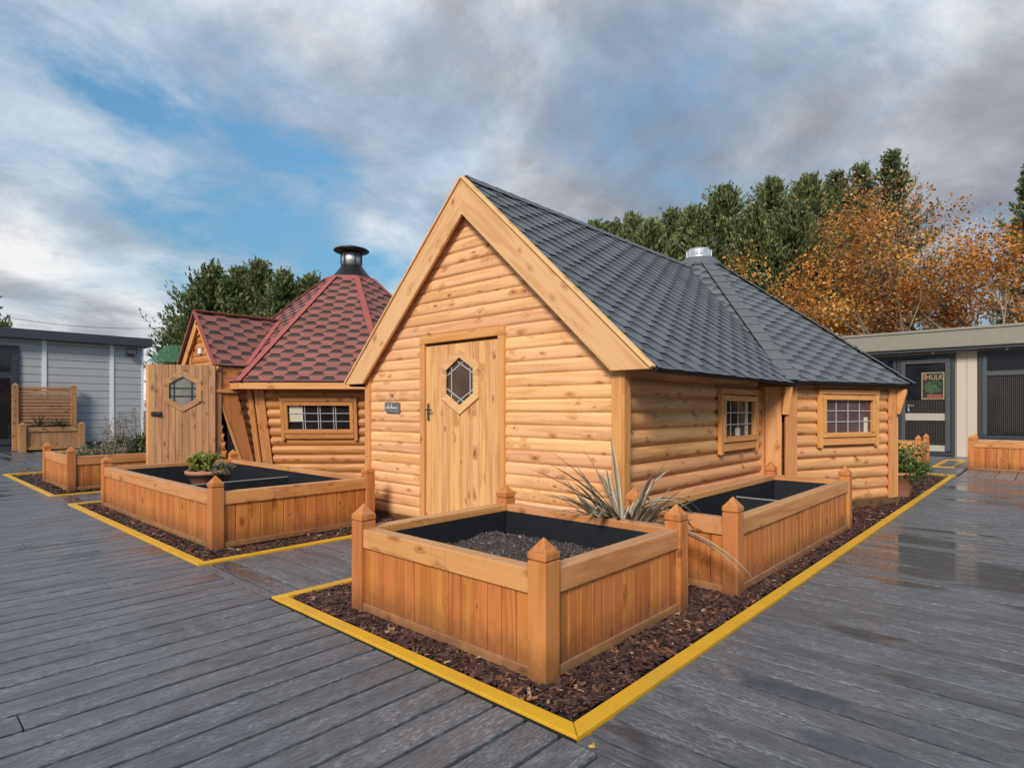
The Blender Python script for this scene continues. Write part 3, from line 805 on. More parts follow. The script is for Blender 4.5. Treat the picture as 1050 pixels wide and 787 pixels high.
# slate name sign hanging beside the door
sg_ = T('slate_sign', (UG - .03, 4.455, 1.33), 'small slate plaque with white script hung on a string beside the cabin door', 'sign')
mb = MB(); prism(mb, [(4.31, 1.262), (4.565, 1.268), (4.60, 1.30), (4.598, 1.392), (4.305, 1.388)], lambda v, z, d: V((UG - .026 - d, v, z)), 0, .012); sg_.part('plaque', mb, M['slate'], bevel=.002)
mb = MB(); xs = UG - .0405
pts = []
hts = [.5, .25, .9, .3, .25, 1., .3, .25, .35, .2, .3]
for i in range(66):
    f = i / 65; k = min(int(f * 11), 10); a = f * 11 * 2 * math.pi
    pts.append((xs, 4.575 - f * .235 - .006 * math.sin(a), 1.318 + .026 * hts[k] * (1 - math.cos(a)) / 1.0))
tube(mb, pts, .0032, 5); sg_.part('lettering', mb, M['chalk'])
mb = MB(); tube(mb, [(xs + .008, 4.565, 1.39), (UG - .034, 4.46, 1.475), (xs + .008, 4.345, 1.386)], .0025, 5); sg_.part('string', mb, M['string'])
mb = MB(); bx(mb, (UG - .05, 4.452, 1.468), (UG - .01, 4.466, 1.482)); sg_.part('nail', mb, M['blackmetal'])

# ------------------------------------------------------------------ HUT (red roof)
OX, OY = 5.104, 9.641
hut = T('barbecue_hut', (OX, OY, 0), 'orange eight sided barbecue hut with red hexagon shingle roof and metal chimney', 'hut')
def hv_(ap, k, z=0): r = ap / math.cos(math.pi / 8); a = math.pi / 8 + k * math.pi / 4; return V((OX + r * math.cos(a), OY + r * math.sin(a), z))
AT, AB, ZT = 2.56, 2.28, 1.72            # wall apothem top / bottom
wm = MB(); bk = MB()
for k in range(8):
    a, b = hv_(AB, k), hv_(AB, k + 1); t_ = (b - a).normalized(); n_ = V((t_.y, -t_.x, 0)); m_ = (a + b) / 2
    half = lambda z: math.tan(math.pi / 8) * (AB + (AT - AB) * z / ZT) - .02
    holes = []
    if k == 4: holes = [(-.60, .60, .93, 1.44)]
    if k == 3: holes = [(-.5, .5, -1, 1.6)]
    log_rows(wm, m_, t_, n_, .05, ZT, .157, lambda z: -half(z), half, holes, depth=.042, lean=lambda z: (AT - AB) * z / ZT, power=2.2)
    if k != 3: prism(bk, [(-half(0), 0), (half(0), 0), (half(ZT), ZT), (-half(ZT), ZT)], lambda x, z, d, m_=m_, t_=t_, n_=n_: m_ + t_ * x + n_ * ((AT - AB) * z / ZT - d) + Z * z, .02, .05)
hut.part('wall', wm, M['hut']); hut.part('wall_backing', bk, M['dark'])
for k in (3, 4, 5, 6):
    mb = MB()
    for q in (-1, 1):
        a0, a1 = hv_(AB, k, 0), hv_(AT, k, ZT); e = (hv_(AB, k + q, 0) - a0).normalized(); n_ = V((e.y, -e.x, 0)) * (1 if q > 0 else -1)
        beam(mb, a0 + e * .085 + n_ * .05 - Z * .03, a1 + e * .085 + n_ * .05, .165, .03, n_)
    hut.part('corner_post', mb, M['hut'], bevel=.004)
m_ = (hv_(AB, 4) + hv_(AB, 5)) / 2; t_ = (hv_(AB, 5) - hv_(AB, 4)).normalized(); n_ = V((t_.y, -t_.x, 0))
ln = (AT - AB) / ZT; up = (Z + n_ * ln).normalized()
window(hut, m_ + n_ * .02, t_, (n_ - Z * ln).normalized(), -.50, .54, .985, 1.40, M['hutglass'], M['hut'], 4, 3, doubles=True, curtain=[(-.48, -.26, 1.12, 1.395)], up=up)
# roof
AE, ZE2, AC, ZC = 2.87, 1.755, .50, 4.02
sh = MB(); dk = MB(); cap = MB(); fas = MB(); sof = MB()
for k in range(8):
    a, b = hv_(AE, k, ZE2), hv_(AE, k + 1, ZE2); c, d = hv_(AC, k + 1, ZC), hv_(AC, k, ZC)
    xd = (b - a).normalized(); yd = ((c + d) / 2 - (a + b) / 2); L = yd.length; yd.normalize(); w_ = (b - a).length; wt = (c - d).length
    poly = [(0, 0), (w_, 0), (w_ / 2 + wt / 2, L), (w_ / 2 - wt / 2, L)]
    if k == 3:
        pass
    shingles(sh, a + Z * .015, xd, yd, poly, .138); slab(dk, a + Z * .015, xd, yd, poly, .035)
    n2 = V((a.x - OX, a.y - OY, AE * 1.02)).normalized()
    beam(cap, a + n2 * .03, d + n2 * .03, .115, .014, n2)
    nn = V((xd.y, -xd.x, 0)); beam(fas, a - nn * .02 - Z * .06, b - nn * .02 - Z * .06, .105, .028, nn)
    ia, ib = hv_(AT - .05, k, ZE2 - .045), hv_(AT - .05, k + 1, ZE2 - .045); ja, jb = hv_(AE - .03, k, ZE2 - .045), hv_(AE - .03, k + 1, ZE2 - .045)
    sof.face([ia, ib, jb, ja], [p * 1 for p in (ia, ib, jb, ja)], .3)
rf = hut.part('roof', sh, M['red']); hut.part('roof_deck', dk, M['felt'], rf); hut.part('hip_cap', cap, M['redcap'], rf, bevel=.004)
hut.part('fascia', fas, M['trim'], rf, bevel=.004); hut.part('soffit', sof, M['hut'], rf)
mb = MB()
for k in range(8): beam(mb, hv_(AC - .0, k, ZC + .015), hv_(AC - .0, k + 1, ZC + .015), .05, .05, Z)
hut.part('roof_ring', mb, M['redcap'])
mb = MB(); lathe(mb, (OX, OY, ZC - .02), [(.50, 0), (.44, .09), (.34, .20), (.26, .30), (.225, .36)], 8); c_ = hut.part('chimney', mb, M['blackmetal'])
mb = MB(); lathe(mb, (OX, OY, ZC + .33), [(.20, 0), (.20, .27), (.19, .27)], 28); hut.part('flue', mb, M['duct'], c_)
mb = MB()
for k in range(6):
    a = k * math.pi / 3 + .3; p = V((OX + .215 * math.cos(a), OY + .215 * math.sin(a), 0)); tube(mb, [p + Z * (ZC + .36), p + Z * (ZC + .66)], .014, 6)
hut.part('cowl_strut', mb, M['blackmetal'], c_)
mb = MB(); lathe(mb, (OX, OY, ZC + .62), [(.0, .0), (.36, .03), (.375, .045), (.35, .07), (.18, .125), (.0, .14)], 28); hut.part('cowl', mb, M['cowl'], c_)
# porch gable over the doorway
PU, PZ, PE, PW = 1.985, 2.985, 2.02, .86
ps = (PZ - PE) / PW; osl = (ZC - ZE2) / (AE - AC)
def uroof(z): return OX - AE + (z - ZE2) / osl
for sg in (-1, 1):
    slope = V((0, -sg, ps)).normalized(); L = math.hypot(PW, PZ - PE); xd = X * (-sg)
    e_len = uroof(PE) - PU + .1; r_len = uroof(PZ) - PU + .1
    if sg < 0: O = V((PU, OY - PW, PE)); poly = [(0, 0), (e_len, 0), (r_len, L), (0, L)]
    else: O = V((PU + r_len, OY + PW, PE)); poly = [(r_len - e_len, 0), (r_len, 0), (r_len, L), (0, L)]
    mb = MB(); shingles(mb, O + Z * .02, xd, slope, poly, .138); r_ = hut.part('porch_roof', mb, M['red'])
    mb = MB(); slab(mb, O + Z * .02, xd, slope, poly, .03); hut.part('roof_deck', mb, M['felt'], r_)
    nn = V((0, sg * ps, 1)).normalized()
    mb = MB(); beam(mb, V((PU - .012, OY, PZ + .01)) + nn * .01, V((PU - .012, OY + sg * PW, PE + .01)) + nn * .01, .05, .03, nn); hut.part('verge_strip', mb, M['redcap'], r_)
    mb = MB(); beam(mb, V((PU + .04, OY, PZ - .11)), V((PU + .04, OY + sg * (PW - .02), PE - .09)), .16, .03, X); hut.part('bargeboard', mb, M['trim'], bevel=.004)
    # valley strip
    v0 = V((uroof(PE) - .02, OY + sg * PW, PE + .03)); v1 = V((uroof(PZ) - .02, OY, PZ + .03)); mb = MB()
    beam(mb, v0 + V((0, 0, .015)), v1 + V((0, 0, .015)), .15, .014, V((-.6, sg * .2, 1))); hut.part('valley_strip', mb, M['redcap'], r_)
mb = MB(); beam(mb, V((PU - .02, OY, PZ + .045)), V((uroof(PZ) + .05, OY, PZ + .045)), .13, .016, Z); hut.part('ridge_cap', mb, M['redcap'], bevel=.004)
mb = MB(); log_rows(mb, V((PU + .12, 0, 0)), Y, -X, 2.0, 2.88, .12, lambda z: OY - max(.01, (2.90 - z) / ps), lambda z: OY + max(.01, (2.90 - z) / ps), depth=.02); hut.part('porch_gable', mb, M['hut'])
mb = MB()     # arched boards
for i in range(10):
    a0, a1 = math.pi * i / 10, math.pi * (i + 1) / 10
    p = lambda a, r: V((PU + .075, OY + r * .42 * math.cos(a), 2.08 + r * .55 * math.sin(a)))
    q = [p(a0, 1), p(a1, 1), p(a1, 1.22), p(a0, 1.22)]; q2 = [x + X * .03 for x in q]
    mb.shell(q + q2, [(0, 1, 2, 3), (7, 6, 5, 4), (0, 4, 5, 1), (3, 2, 6, 7)], lambda i_: (i_ * .1, .3, .2), .5)
hut.part('arch_board', mb, M['trim'])
mb = MB(); bx(mb, (PU + .06, OY - .05, 2.28), (PU + .095, OY + .05, 2.38)); hut.part('lamp', mb, M['chalk'], bevel=.008)
for sg in (-1, 1):       # eave boards and tapering cheeks of the porch
    mb = MB(); bx(mb, (PU + .05, OY + sg * .80 - .02, 1.62), (uroof(PE) + .12, OY + sg * .80 + .02, 2.02), 0); hut.part('porch_side', mb, M['hut'], bevel=.004)
    mb = MB(); prism(mb, [(2.03, 1.64), (2.36, 1.64), (2.74, .0), (2.58, .0)], lambda u, z, d, sg=sg: V((u, OY + sg * .80 + d, z)), -.02, .02, (1, 0)); hut.part('cheek_board', mb, M['hut'], bevel=.003)
    mb = MB(); beam(mb, V((2.03, OY + sg * .80, 1.64)), V((2.58, OY + sg * .80, .0)), .06, .03, V((-1, 0, -.33))); hut.part('cheek_edge', mb, M['trim'], bevel=.003)
mb = MB(); bx(mb, (2.0, OY - .86, 1.585), (2.4, OY - .80, 1.64), 0); hut.part('eave_beam', mb, M['trim'], bevel=.003)
mb = MB(); bx(mb, (2.75, OY - .9, .02), (3.1, OY + .9, 1.75)); hut.part('doorway', mb, M['dark'])  # solid box, darkness of the unlit interior put into its colour
for sg in (-1, 1):
    mb = MB(); bx(mb, (2.02, OY + sg * .80 - .045, -.03), (2.10, OY + sg * .80 + .045 , 2.03), 2); hut.part('door_jamb', mb, M['hutdoor'], bevel=.004)
# open door leaf
hinge = V((2.0, 8.78, 0)); tip = V((1.17, 9.30, 0)); al = (tip - hinge); dwid = al.length; al.normalize(); dn = V((-al.y, al.x, 0)); 
if dn.dot(V((-1.9, -1.4, 0)) - hinge) < 0: dn = -dn
leaf, _ = plank_door(hut, hinge, al, dn, dwid, 2.03, .0, M['hutdoor'], M['hutdoor'], (dwid * .49, 1.60), .20, .245, .098, M['paleglass'])
H0 = hinge
lb2 = MB()
for (p, q) in (((-.20, .05), (.20, .05)), ((-.20, -.08), (.2, -.08)), ((-.13, -.17), (-.13, .17)), ((.13, -.17), (.13, .17))):
    pa = H0 + al * (dwid * .49 + p[0]) + Z * (1.6 + p[1]) + dn * .013; pb = H0 + al * (dwid * .49 + q[0]) + Z * (1.6 + q[1]) + dn * .013
    beam(lb2, pa, pb, .02, .006, dn)
hut.part('lead_bars', lb2, M['blackmetal'], leaf)
mb = MB(); c = H0 + al * (dwid - .12) + Z * 1.235 + dn * .03; obx(mb, c, (.075, .012, .035), (al, dn, Z)); tube(mb, [c + al * .04, c + al * .04 + dn * .05, c - al * .06 + dn * .055], .012, 8); hut.part('handle', mb, M['blackmetal'], leaf)
mb = MB(); beam(mb, tip + al * .012 + Z * 0, tip + al * .012 + Z * 2.03, .045, .022, dn); hut.part('door_edge', mb, M['trim'], leaf)

# ------------------------------------------------------------------ foliage helpers
def leafquad(mb, c, d, n, L, W, rn):
    b = d.cross(n); 
    if b.length < 1e-4: b = d.cross(V((.3, .5, .8)))
    b.normalize()
    mb.face([c - d * L * .5, c + b * W * .5, c + d * L * .5, c - b * W * .5], [(0, 0, 0)] * 4, rn)
def rv(): return V((random.gauss(0, 1), random.gauss(0, 1), random.gauss(0, 1))).normalized()

def conifer(x, y, h, rad, mat, label, n=9000, lean=0, group='tall conifers behind the buildings', base=.12, feather=1.0):
    t = T('conifer_tree', (x, y, -.05), label, 'tree', group)
    mb = MB(); tube(mb, [(x, y, -.05), (x + lean * .5, y, h * .5), (x + lean, y, h * .97)], [rad * .09, rad * .06, .02], 8); t.part('trunk', mb, M['barktree'])
    mb = MB(); nb = 190; per = max(6, n // nb)
    ph = U(0, 9)
    for i in range(nb):
        f = (i + R()) / nb; z = h * (base + (1 - base) * f); a = i * 2.399 + U(-.4, .4)
        r = rad * min(1., (1 - f) * 1.75) ** .85 * (.66 + .5 * R()) * (1 + .15 * math.sin(3 * a + ph + 4 * f))
        r = max(r, .3)
        out = V((math.cos(a), math.sin(a), 0)); rise = r * U(.15, .75) + (.5 if f > .8 else 0)
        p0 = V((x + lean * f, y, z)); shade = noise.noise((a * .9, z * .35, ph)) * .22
        for j in range(per):
            s = (R() ** .6); sag = s * s
            c = p0 + out * r * s + Z * rise * sag + rv() * (.10 + .30 * s * (1 - .5 * s)) * min(1, rad * .35)
            d = (out * (.7) + Z * (.55 + .5 * sag) + rv() * .55).normalized()
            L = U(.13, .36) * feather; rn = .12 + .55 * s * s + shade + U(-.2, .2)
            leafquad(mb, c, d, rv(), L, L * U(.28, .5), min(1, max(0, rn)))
    for i in range(110):      # sprays that stand out of the outline
        f = U(.15, .98); a = U(0, 6.283); z = h * (base + (1 - base) * f); r = rad * min(1., (1 - f) * 1.75) ** .85
        out = V((math.cos(a), math.sin(a), 0)); p = V((x + lean * f, y, z)) + out * r * .75; d = (out * U(.4, .8) + Z * U(.5, 1.0)).normalized(); LL = U(.9, 2.0) * (.5 + .5 * min(1, r / 2))
        for j in range(26):
            q = R(); s_ = d.cross(rv()).normalized(); dd = (d * .8 + s_ * .7).normalized()
            leafquad(mb, p + d * LL * q + s_ * .16 * (1.05 - q), dd, rv(), U(.18, .36), .07, min(1, max(0, U(.35, .85))))
    # feathery leader
    for j in range(60):
        zz = h * U(.92, 1.03); leafquad(mb, V((x + lean, y, zz)) + rv() * .16 * (1.05 * h - zz), (Z + rv() * .6).normalized(), rv(), U(.2, .4), .09, U(.3, .7))
    t.part('crown', mb, mat)
    return t

def broadleaf(x, y, h, spread, leaf, barkm, label, nleaf, leafsize=.17, fill=1.0, bare=False, group=None, seed=1):
    rs = random.Random(seed)
    t = T('autumn_tree', (x, y, -.05), label, 'tree', group)
    tw = MB(); tips = []
    def grow(p, d, L, r, lev):
        n = 4; pts = [p]; rr = [r]
        for i in range(n):
            d = (d + V((rs.gauss(0, .13), rs.gauss(0, .13), rs.gauss(.03, .09)))).normalized(); p = p + d * L / n; pts.append(p); rr.append(r * (1 - .45 * (i + 1) / n))
        tube(tw, pts, rr, 5 if lev else 8)
        if lev >= 2: tips.extend((q, lev) for q in pts[1:])
        if lev == 5 or L < .25: return
        k = 3 if lev < 4 else 2
        for i in range(k):
            az = rs.uniform(0, 2 * math.pi); sp = rs.uniform(.35, .8) * (1.25 if lev == 0 else 1)
            o = d.cross(V((math.cos(az), math.sin(az), .3))).normalized()
            grow(pts[-1 if i else -2], (d * math.cos(sp) + o * math.sin(sp) * spread).normalized(), L * rs.uniform(.62, .86), rr[-1] * .72, lev + 1)
    grow(V((x, y, -.05)), V((0, 0, 1)), h * .27, h * .018, 0)
    k = h / max(q.z for q, _ in tips)
    tw.v = [(x + (a - x) * k, y + (b - y) * k, c * k) for a, b, c in tw.v]
    tips = [(V((x + (q.x - x) * k, y + (q.y - y) * k, q.z * k)), l) for q, l in tips]
    t.part('trunk', tw, barkm)
    mb = MB()
    tips = [q for q, l in tips if l >= 3] or [q for q, _ in tips]
    for i in range(nleaf):
        q = rs.choice(tips)
        if bare and q.z > h * .62 and rs.random() < .8: continue
        c = q + V((rs.gauss(0, 1), rs.gauss(0, 1), rs.gauss(0, 1))) * .26 * fill
        sh = noise.noise((c.x * .55, c.y * .55, c.z * .55)) * .45
        d = V((rs.gauss(0, 1), rs.gauss(0, 1), rs.gauss(0, 1) - .3)).normalized()
        L = rs.uniform(.6, 1.2) * leafsize
        leafquad(mb, c, d, rv(), L, L * .7, min(1, max(0, .48 + sh * 1.2 + rs.gauss(0, .22))))
    t.part('crown', mb, leaf)
    return t

def cw(px, D, z=0):
    """world point at depth D on the sight line through photo column px (used only to plan positions)"""
    xx = (px - 525) / 605 * D
    return V((CAM.x + D * math.cos(TH) + xx * math.sin(TH), CAM.y + D * math.sin(TH) - xx * math.cos(TH), z))
def hgt(py, D): return 1.3 + (420 - py) / 605 * D

right_trees = [  # px, top y, D, radius, material, description
    (608, 236, 36, 3.8, 'coniferlit', 'leftmost low green conifer just right of the steep cabin roof'),
    (650, 231, 35, 4.2, 'coniferlit', 'bushy green conifer between the cabin roof and its silver vent'),
    (690, 224, 38, 4.2, 'conifer', 'dark conifer rising directly behind the silver roof vent'),
    (742, 198, 34, 4.4, 'coniferlit', 'ragged green conifer just right of the silver roof vent'),
    (772, 222, 32, 3.6, 'coniferlit', 'lower bushy conifer in front of the hedge right of the silver vent'),
    (790, 192, 36, 4.6, 'coniferlit', 'broad light green conifer above the octagonal roof'),
    (815, 215, 31, 3.6, 'conifer', 'lower dark conifer just above the right slope of the octagonal roof'),
    (830, 190, 35, 4.2, 'coniferlit', 'light green conifer with drooping sides left of the orange tree'),
    (858, 184, 40, 3.8, 'conifer', 'dark conifer peeping out left of the orange tree'),
    (882, 176, 38, 2.7, 'conifer', 'dark pointed conifer directly behind the orange tree'),
    (914, 162, 38, 3.1, 'conifer', 'tallest dark spiky conifer above the orange tree'),
    (1057, 178, 38, 2.4, 'conifer', 'dark conifer at the far right behind the russet tree'),
    (628, 240, 33, 3.2, 'conifer', 'small dark conifer wedged between two lighter ones above the cabin ridge'),
    (668, 238, 33, 3.4, 'coniferlit', 'low light conifer touching the roof ridge left of the silver vent'),
    (712, 222, 35, 3.6, 'coniferlit', 'leafy conifer directly above the silver vent'),
]
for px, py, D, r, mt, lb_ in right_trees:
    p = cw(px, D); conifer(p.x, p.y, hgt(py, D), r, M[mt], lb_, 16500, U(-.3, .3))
for px, py, D, r, lb_ in [(204, 296, 34, 1.7, 'left end conifer, rounded, behind the red porch'), (219, 282, 33, 2.3, 'dark dense conifer rising above the red porch ridge'), (246, 284, 35, 2.0, 'slim dark conifer standing second behind the red hut'),
                       (268, 277, 34, 2.1, 'tallest spiky conifer of the row behind the red hut'), (294, 288, 33, 2.0, 'conifer partly hidden by the red hut roof'), (320, 292, 34, 1.9, 'small conifer peeping beside the red hut chimney slope'),
                       (-20, 303, 36, 1.4, 'conifer tip at the left edge above the grey building')]:
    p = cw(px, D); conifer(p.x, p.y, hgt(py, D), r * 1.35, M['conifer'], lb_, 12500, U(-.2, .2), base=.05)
for px, py, D, sp, lf, bk_, nl, ls, bare, sd, lb_ in [
    (903, 203, 27, .85, 'autumn', 'twig', 8200, .145, False, 5, 'bright orange autumn tree left of the thin branched one'),
    (935, 258, 25, 1.0, 'autumn', 'twig', 7000, .14, False, 8, 'low golden tree just above the beige building roof'),
    (985, 166, 27, 1.0, 'russet', 'barktree', 5600, .145, True, 3, 'tall half bare tree with thin branches and russet leaves'),
    (1048, 160, 26, 1.0, 'russet', 'twig', 7200, .15, False, 12, 'russet tree at the right edge of the photo'),
    (1028, 182, 29, .9, 'autumn', 'twig', 8500, .15, False, 33, 'golden brown autumn tree between the half bare tree and the right edge'),
    (1015, 235, 24, 1.0, 'autumn', 'twig', 7500, .14, False, 21, 'low orange tree right above the window of the beige building')]:
    p = cw(px, D); broadleaf(p.x, p.y, hgt(py, D), sp, M[lf], M[bk_], lb_, nl, ls, 1.0, bare, 'autumn trees behind the beige building', sd)

# ------------------------------------------------------------------ grey clad building (left)
WV = 22.87
gb = T('clad_building', (1.0, WV, 0), 'long flat roofed building with pale grey horizontal cladding and dark fascia', 'building')
mb = MB(); z = .2
while z < 3.56:
    bx(mb, (-8, WV, z), (4.86, WV + .03, min(z + .235, 3.56)), 0); z += .25
gb.part('cladding', mb, M['cladding'], bevel=.008)
mb = MB(); bx(mb, (-8, WV + .032, .0), (4.85, WV + 5, 3.6)); gb.part('wall', mb, M['cladding'])
mb = MB(); bx(mb, (-8, WV - .01, -.05), (4.87, WV + .032, .195)); gb.part('plinth', mb, M['fascia'])
for u in (2.05, 3.93):
    mb = MB(); bx(mb, (u - .06, WV - .022, .2), (u + .06, WV - .002, 3.56), 2); gb.part('joint_strip', mb, M['claddingjoint'])
mb = MB(); bx(mb, (4.84, WV - .022, .2), (4.90, WV + .03, 3.56)); gb.part('corner_strip', mb, M['claddingjoint'])
mb = MB(); bx(mb, (-8.2, WV - .32, 3.56), (5.10, WV + 5.2, 3.86)); gb.part('roof', mb, M['fascia'], bevel=.01)
mb = MB(); bx(mb, (-2.2, WV - .05, .2), (1.42, WV + .0, 3.33)); w_ = gb.part('window', mb, M['frame'], bevel=.01)
mb = MB()
for (a, b, c, d) in ((-1.9, 1.18, 2.5, 3.12), (-1.9, 1.18, .4, 2.3)): bx(mb, (a, WV - .062, c), (b, WV - .052, d))
gb.part('window_pane', mb, M['glass'], w_)
mb = MB(); bx(mb, (4.36, WV - .2, 3.2), (4.58, WV - .1, 3.3)); tube(mb, [(4.35, WV - .03, 3.28), (4.35, WV - .03, 3.45), (4.68, WV - .03, 3.5), (4.68, WV - .03, 3.3)], .015); gb.part('floodlight', mb, M['blackmetal'])
# overhead cable
mb = MB(); a, b = cw(-10, 30, hgt(322, 30)), cw(320, 33, hgt(312, 33)); pts = []
for i in range(25):
    f = i / 24; p = a.lerp(b, f); p.z -= 1.35 * 4 * f * (1 - f) * .75; pts.append(p)
tube(mb, pts, .012, 5); tag(mb.build('overhead_cable', M['blackmetal']), 'thin black overhead cable sagging across the sky above the grey building', 'cable')
# green shed roof behind the hut door
gs = T('green_shed', cw(172, 27), 'low shed with green metal roof behind the open hut door', 'shed')
p = cw(150, 27.5); q = cw(260, 29.5); e = (q - p).normalized(); nb_ = V((-e.y, e.x, 0))
mb = MB(); P0, P1 = p + Z * hgt(371, 27.5), q + Z * hgt(371, 29.5) ; P2, P3 = q + nb_ * 2.2 + Z * (hgt(350, 27.5) + .3), p + e * .6 + nb_ * 2.2 + Z * (hgt(350, 27.5) + .05)
L_ = (q - p).length; k = 0
nrib = 44
for i in range(nrib):
    f0, f1 = i / nrib, (i + .5) / nrib; f2 = (i + 1) / nrib
    a0, a1, a2 = P0.lerp(P1, f0), P0.lerp(P1, f1), P0.lerp(P1, f2); b0, b1, b2 = P3.lerp(P2, f0), P3.lerp(P2, f1), P3.lerp(P2, f2); up_ = Z * .03
    mb.face([a0, a1, b1, b0], [a0, a1, b1, b0], .5); mb.face([a1 + up_, a2 + up_, b2 + up_, b1 + up_], [a1, a2, b2, b1], .5); mb.face([a1, a1 + up_, b1 + up_, b1], [a1, a1, b1, b1], .5)
gs.part('roof', mb, M['greenroof'])
mb = MB(); obx(mb, (p + q) / 2 + nb_ * 1.2 + Z * 1.7, (L_ / 2 - .1, 1.0, 1.72), (e, nb_, Z)); gs.part('wall', mb, M['greenroof'])

# ------------------------------------------------------------------ beige building (right)
BX = 18.5
bb = T('beige_building', (BX, 0, 0), 'low beige panelled building with olive fascia and dark framed glazing', 'building')
mb = MB(); bx(mb, (BX + .05, -14, -.05), (BX + 5, 6, 3.0)); bb.part('wall', mb, M['beige'])
mb = MB()
pass
for a, b, zt in ((-14, -5.6, 2.96), (.08, .30, 2.96), (.305, .53, 2.96), (3.0, 6.0, 2.96), (-5.55, .06, .50)):
    mb = MB(); bx(mb, (BX + .0, a, .0), (BX + .049, b, zt), 2); bb.part('wall_panel', mb, M['beige'], bevel=.006)
mb = MB(); bx(mb, (BX - .42, -14.3, 3.0), (BX + 5, 6.2, 3.50)); r_ = bb.part('roof', mb, M['olive'], bevel=.03)
mb = MB(); bx(mb, (BX - .45, -14.3, 3.46), (BX + 5, 6.2, 3.53)); bb.part('roof_trim', mb, M['olive'], r_, bevel=.01)
mb = MB(); bx(mb, (BX - .36, -14, 2.93), (BX + .04, 6, 2.999)); bb.part('soffit', mb, M['fascia'])
for yy in (-.55, 1.05, -2.2):
    mb = MB(); lathe(mb, (BX - .2, yy, 2.86), [(.02, 0), (.05, .02), (.05, .07)], 12); bb.part('downlight', mb, M['steel'])
def glazing(name, y0, y1, z0, z1, panes, fm='frame'):
    mb = MB(); d0, d1 = BX - .03, BX + .03; f = .09
    bx(mb, (d0, y0, z0), (d1, y0 + f, z1)); bx(mb, (d0, y1 - f, z0), (d1, y1, z1)); bx(mb, (d0 - .001, y0 + f, z1 - f), (d1, y1 - f, z1)); bx(mb, (d0 - .001, y0 + f, z0), (d1, y1 - f, z0 + f))
    o = bb.part(name, mb, M[fm], bevel=.006)
    mb = MB(); bx(mb, (BX + .005, y0 + f, z0 + f), (BX + .02, y1 - f, z1 - f)); bb.part('window_pane', mb, M['glass'], o)
    return o
w_ = glazing('window', -3.0, .05, .52, 2.88, 1)
mb = MB(); bx(mb, (BX - .04, -2.91, 2.22), (BX + .004, -.04, 2.34)); bx(mb, (BX - .035, -.13, .62), (BX + .004, -.042, 2.79)); bb.part('transom', mb, M['greyframe'], w_, bevel=.005)
mb = MB()
for i in range(70): yy = -2.86 + i * .040; bx(mb, (BX + .0005, yy, .64), (BX + .0045, yy + .010, 2.2))
bb.part('slat_blind', mb, M['blindwood'], w_)
glazing('window', -5.5, -3.02, .52, 2.88, 1)
dr = glazing('glass_door', .56, 1.92, .02, 2.86, 1, 'frame')
mb = MB()
for a, b, c, d in ((.66, .78, .14, 2.74), (1.72, 1.82, .14, 2.74), (.78, 1.72, 2.62, 2.74)): bx(mb, (BX - .045, a, c), (BX + .004, b, d))
bb.part('door_leaf', mb, M['greyframe'], dr, bevel=.005)
glazing('window', 1.94, 2.98, .02, 2.86, 1)
mb = MB(); bx(mb, (BX - .01, .78, 1.0), (BX + .004, 1.72, 1.20)); bx(mb, (BX - .01, 2.05, 1.0), (BX + .004, 2.9, 1.20)); bb.part('glass_band', mb, M['cream'], dr)
mb = MB()
for i in range(26): yy = .80 + i * .036; bx(mb, (BX - .002, yy, .25), (BX + .0045, yy + .012, .99)); bx(mb, (BX - .002, yy, 1.21), (BX + .0045, yy + .012, 1.58))
bb.part('slat_blind', mb, M['blindwood'], dr)
mb = MB(); bx(mb, (BX - .012, .79, .13), (BX + .004, 1.71, .30)); bb.part('sill_band', mb, M['cream'], dr)
mb = MB(); bx(mb, (BX - .08, 1.62, 1.25), (BX - .046, 1.65, 1.45)); tube(mb, [(BX - .08, 1.635, 1.42), (BX - .12, 1.635, 1.42), (BX - .12, 1.50, 1.42)], .014); bb.part('handle', mb, M['steel'], dr)
# poster behind/on the door glass
ps_ = T('poster', (BX - .02, 1.07, 2.0), 'gold bordered dark poster with a green picture on the glass door', 'poster')
mb = MB(); bx(mb, (BX - .016, .80, 1.60), (BX - .006, 1.33, 2.36)); ps_.part('border', mb, M['gold'])
mb = MB(); bx(mb, (BX - .019, .825, 1.63), (BX - .0165, 1.305, 2.335)); ps_.part('sheet', mb, M['poster_dark'])
mb = MB()
for i in range(46):
    yy = 1.07 + random.gauss(0, .075); zz = 1.95 + random.gauss(0, .085); yy = min(1.23, max(.90, yy)); r = U(.03, .055) if i else .09
    obx(mb, V((BX - .0205 - i * .00005, yy, zz)), (.0004, r, r * U(.4, 1)), (X, (Y + Z * U(-1, 1)).normalized(), (Z - Y * U(-1, 1)).normalized()))
ps_.part('picture', mb, M['poster_green'])
mb = MB(); bx(mb, (BX - .0215, .84, 1.645), (BX - .0195, 1.2, 1.73)); bx(mb, (BX - .0215, 1.22, 2.15), (BX - .0195, 1.295, 2.32)); ps_.part('red_band', mb, M['poster_red'])
cu = bpy.data.curves.new('lettering', 'FONT'); cu.body = 'HULK'; cu.size = .20; cu.extrude = .001; cu.align_x = 'CENTER'
tmp = bpy.data.objects.new('lettering', cu); COL.objects.link(tmp)
bpy.context.view_layer.update()
me = bpy.data.meshes.new_from_object(tmp.evaluated_get(bpy.context.evaluated_depsgraph_get())); bpy.data.objects.remove(tmp)
lt = bpy.data.objects.new('lettering', me); COL.objects.link(lt); me.materials.append(M['gold'])
lt.rotation_euler = (math.radians(90), 0, math.radians(-90)); lt.scale = (.80, 1.0, 1); lt.parent = ps_.o; lt.location = V((BX - .0235, 1.03, 2.16)) - ps_.loc

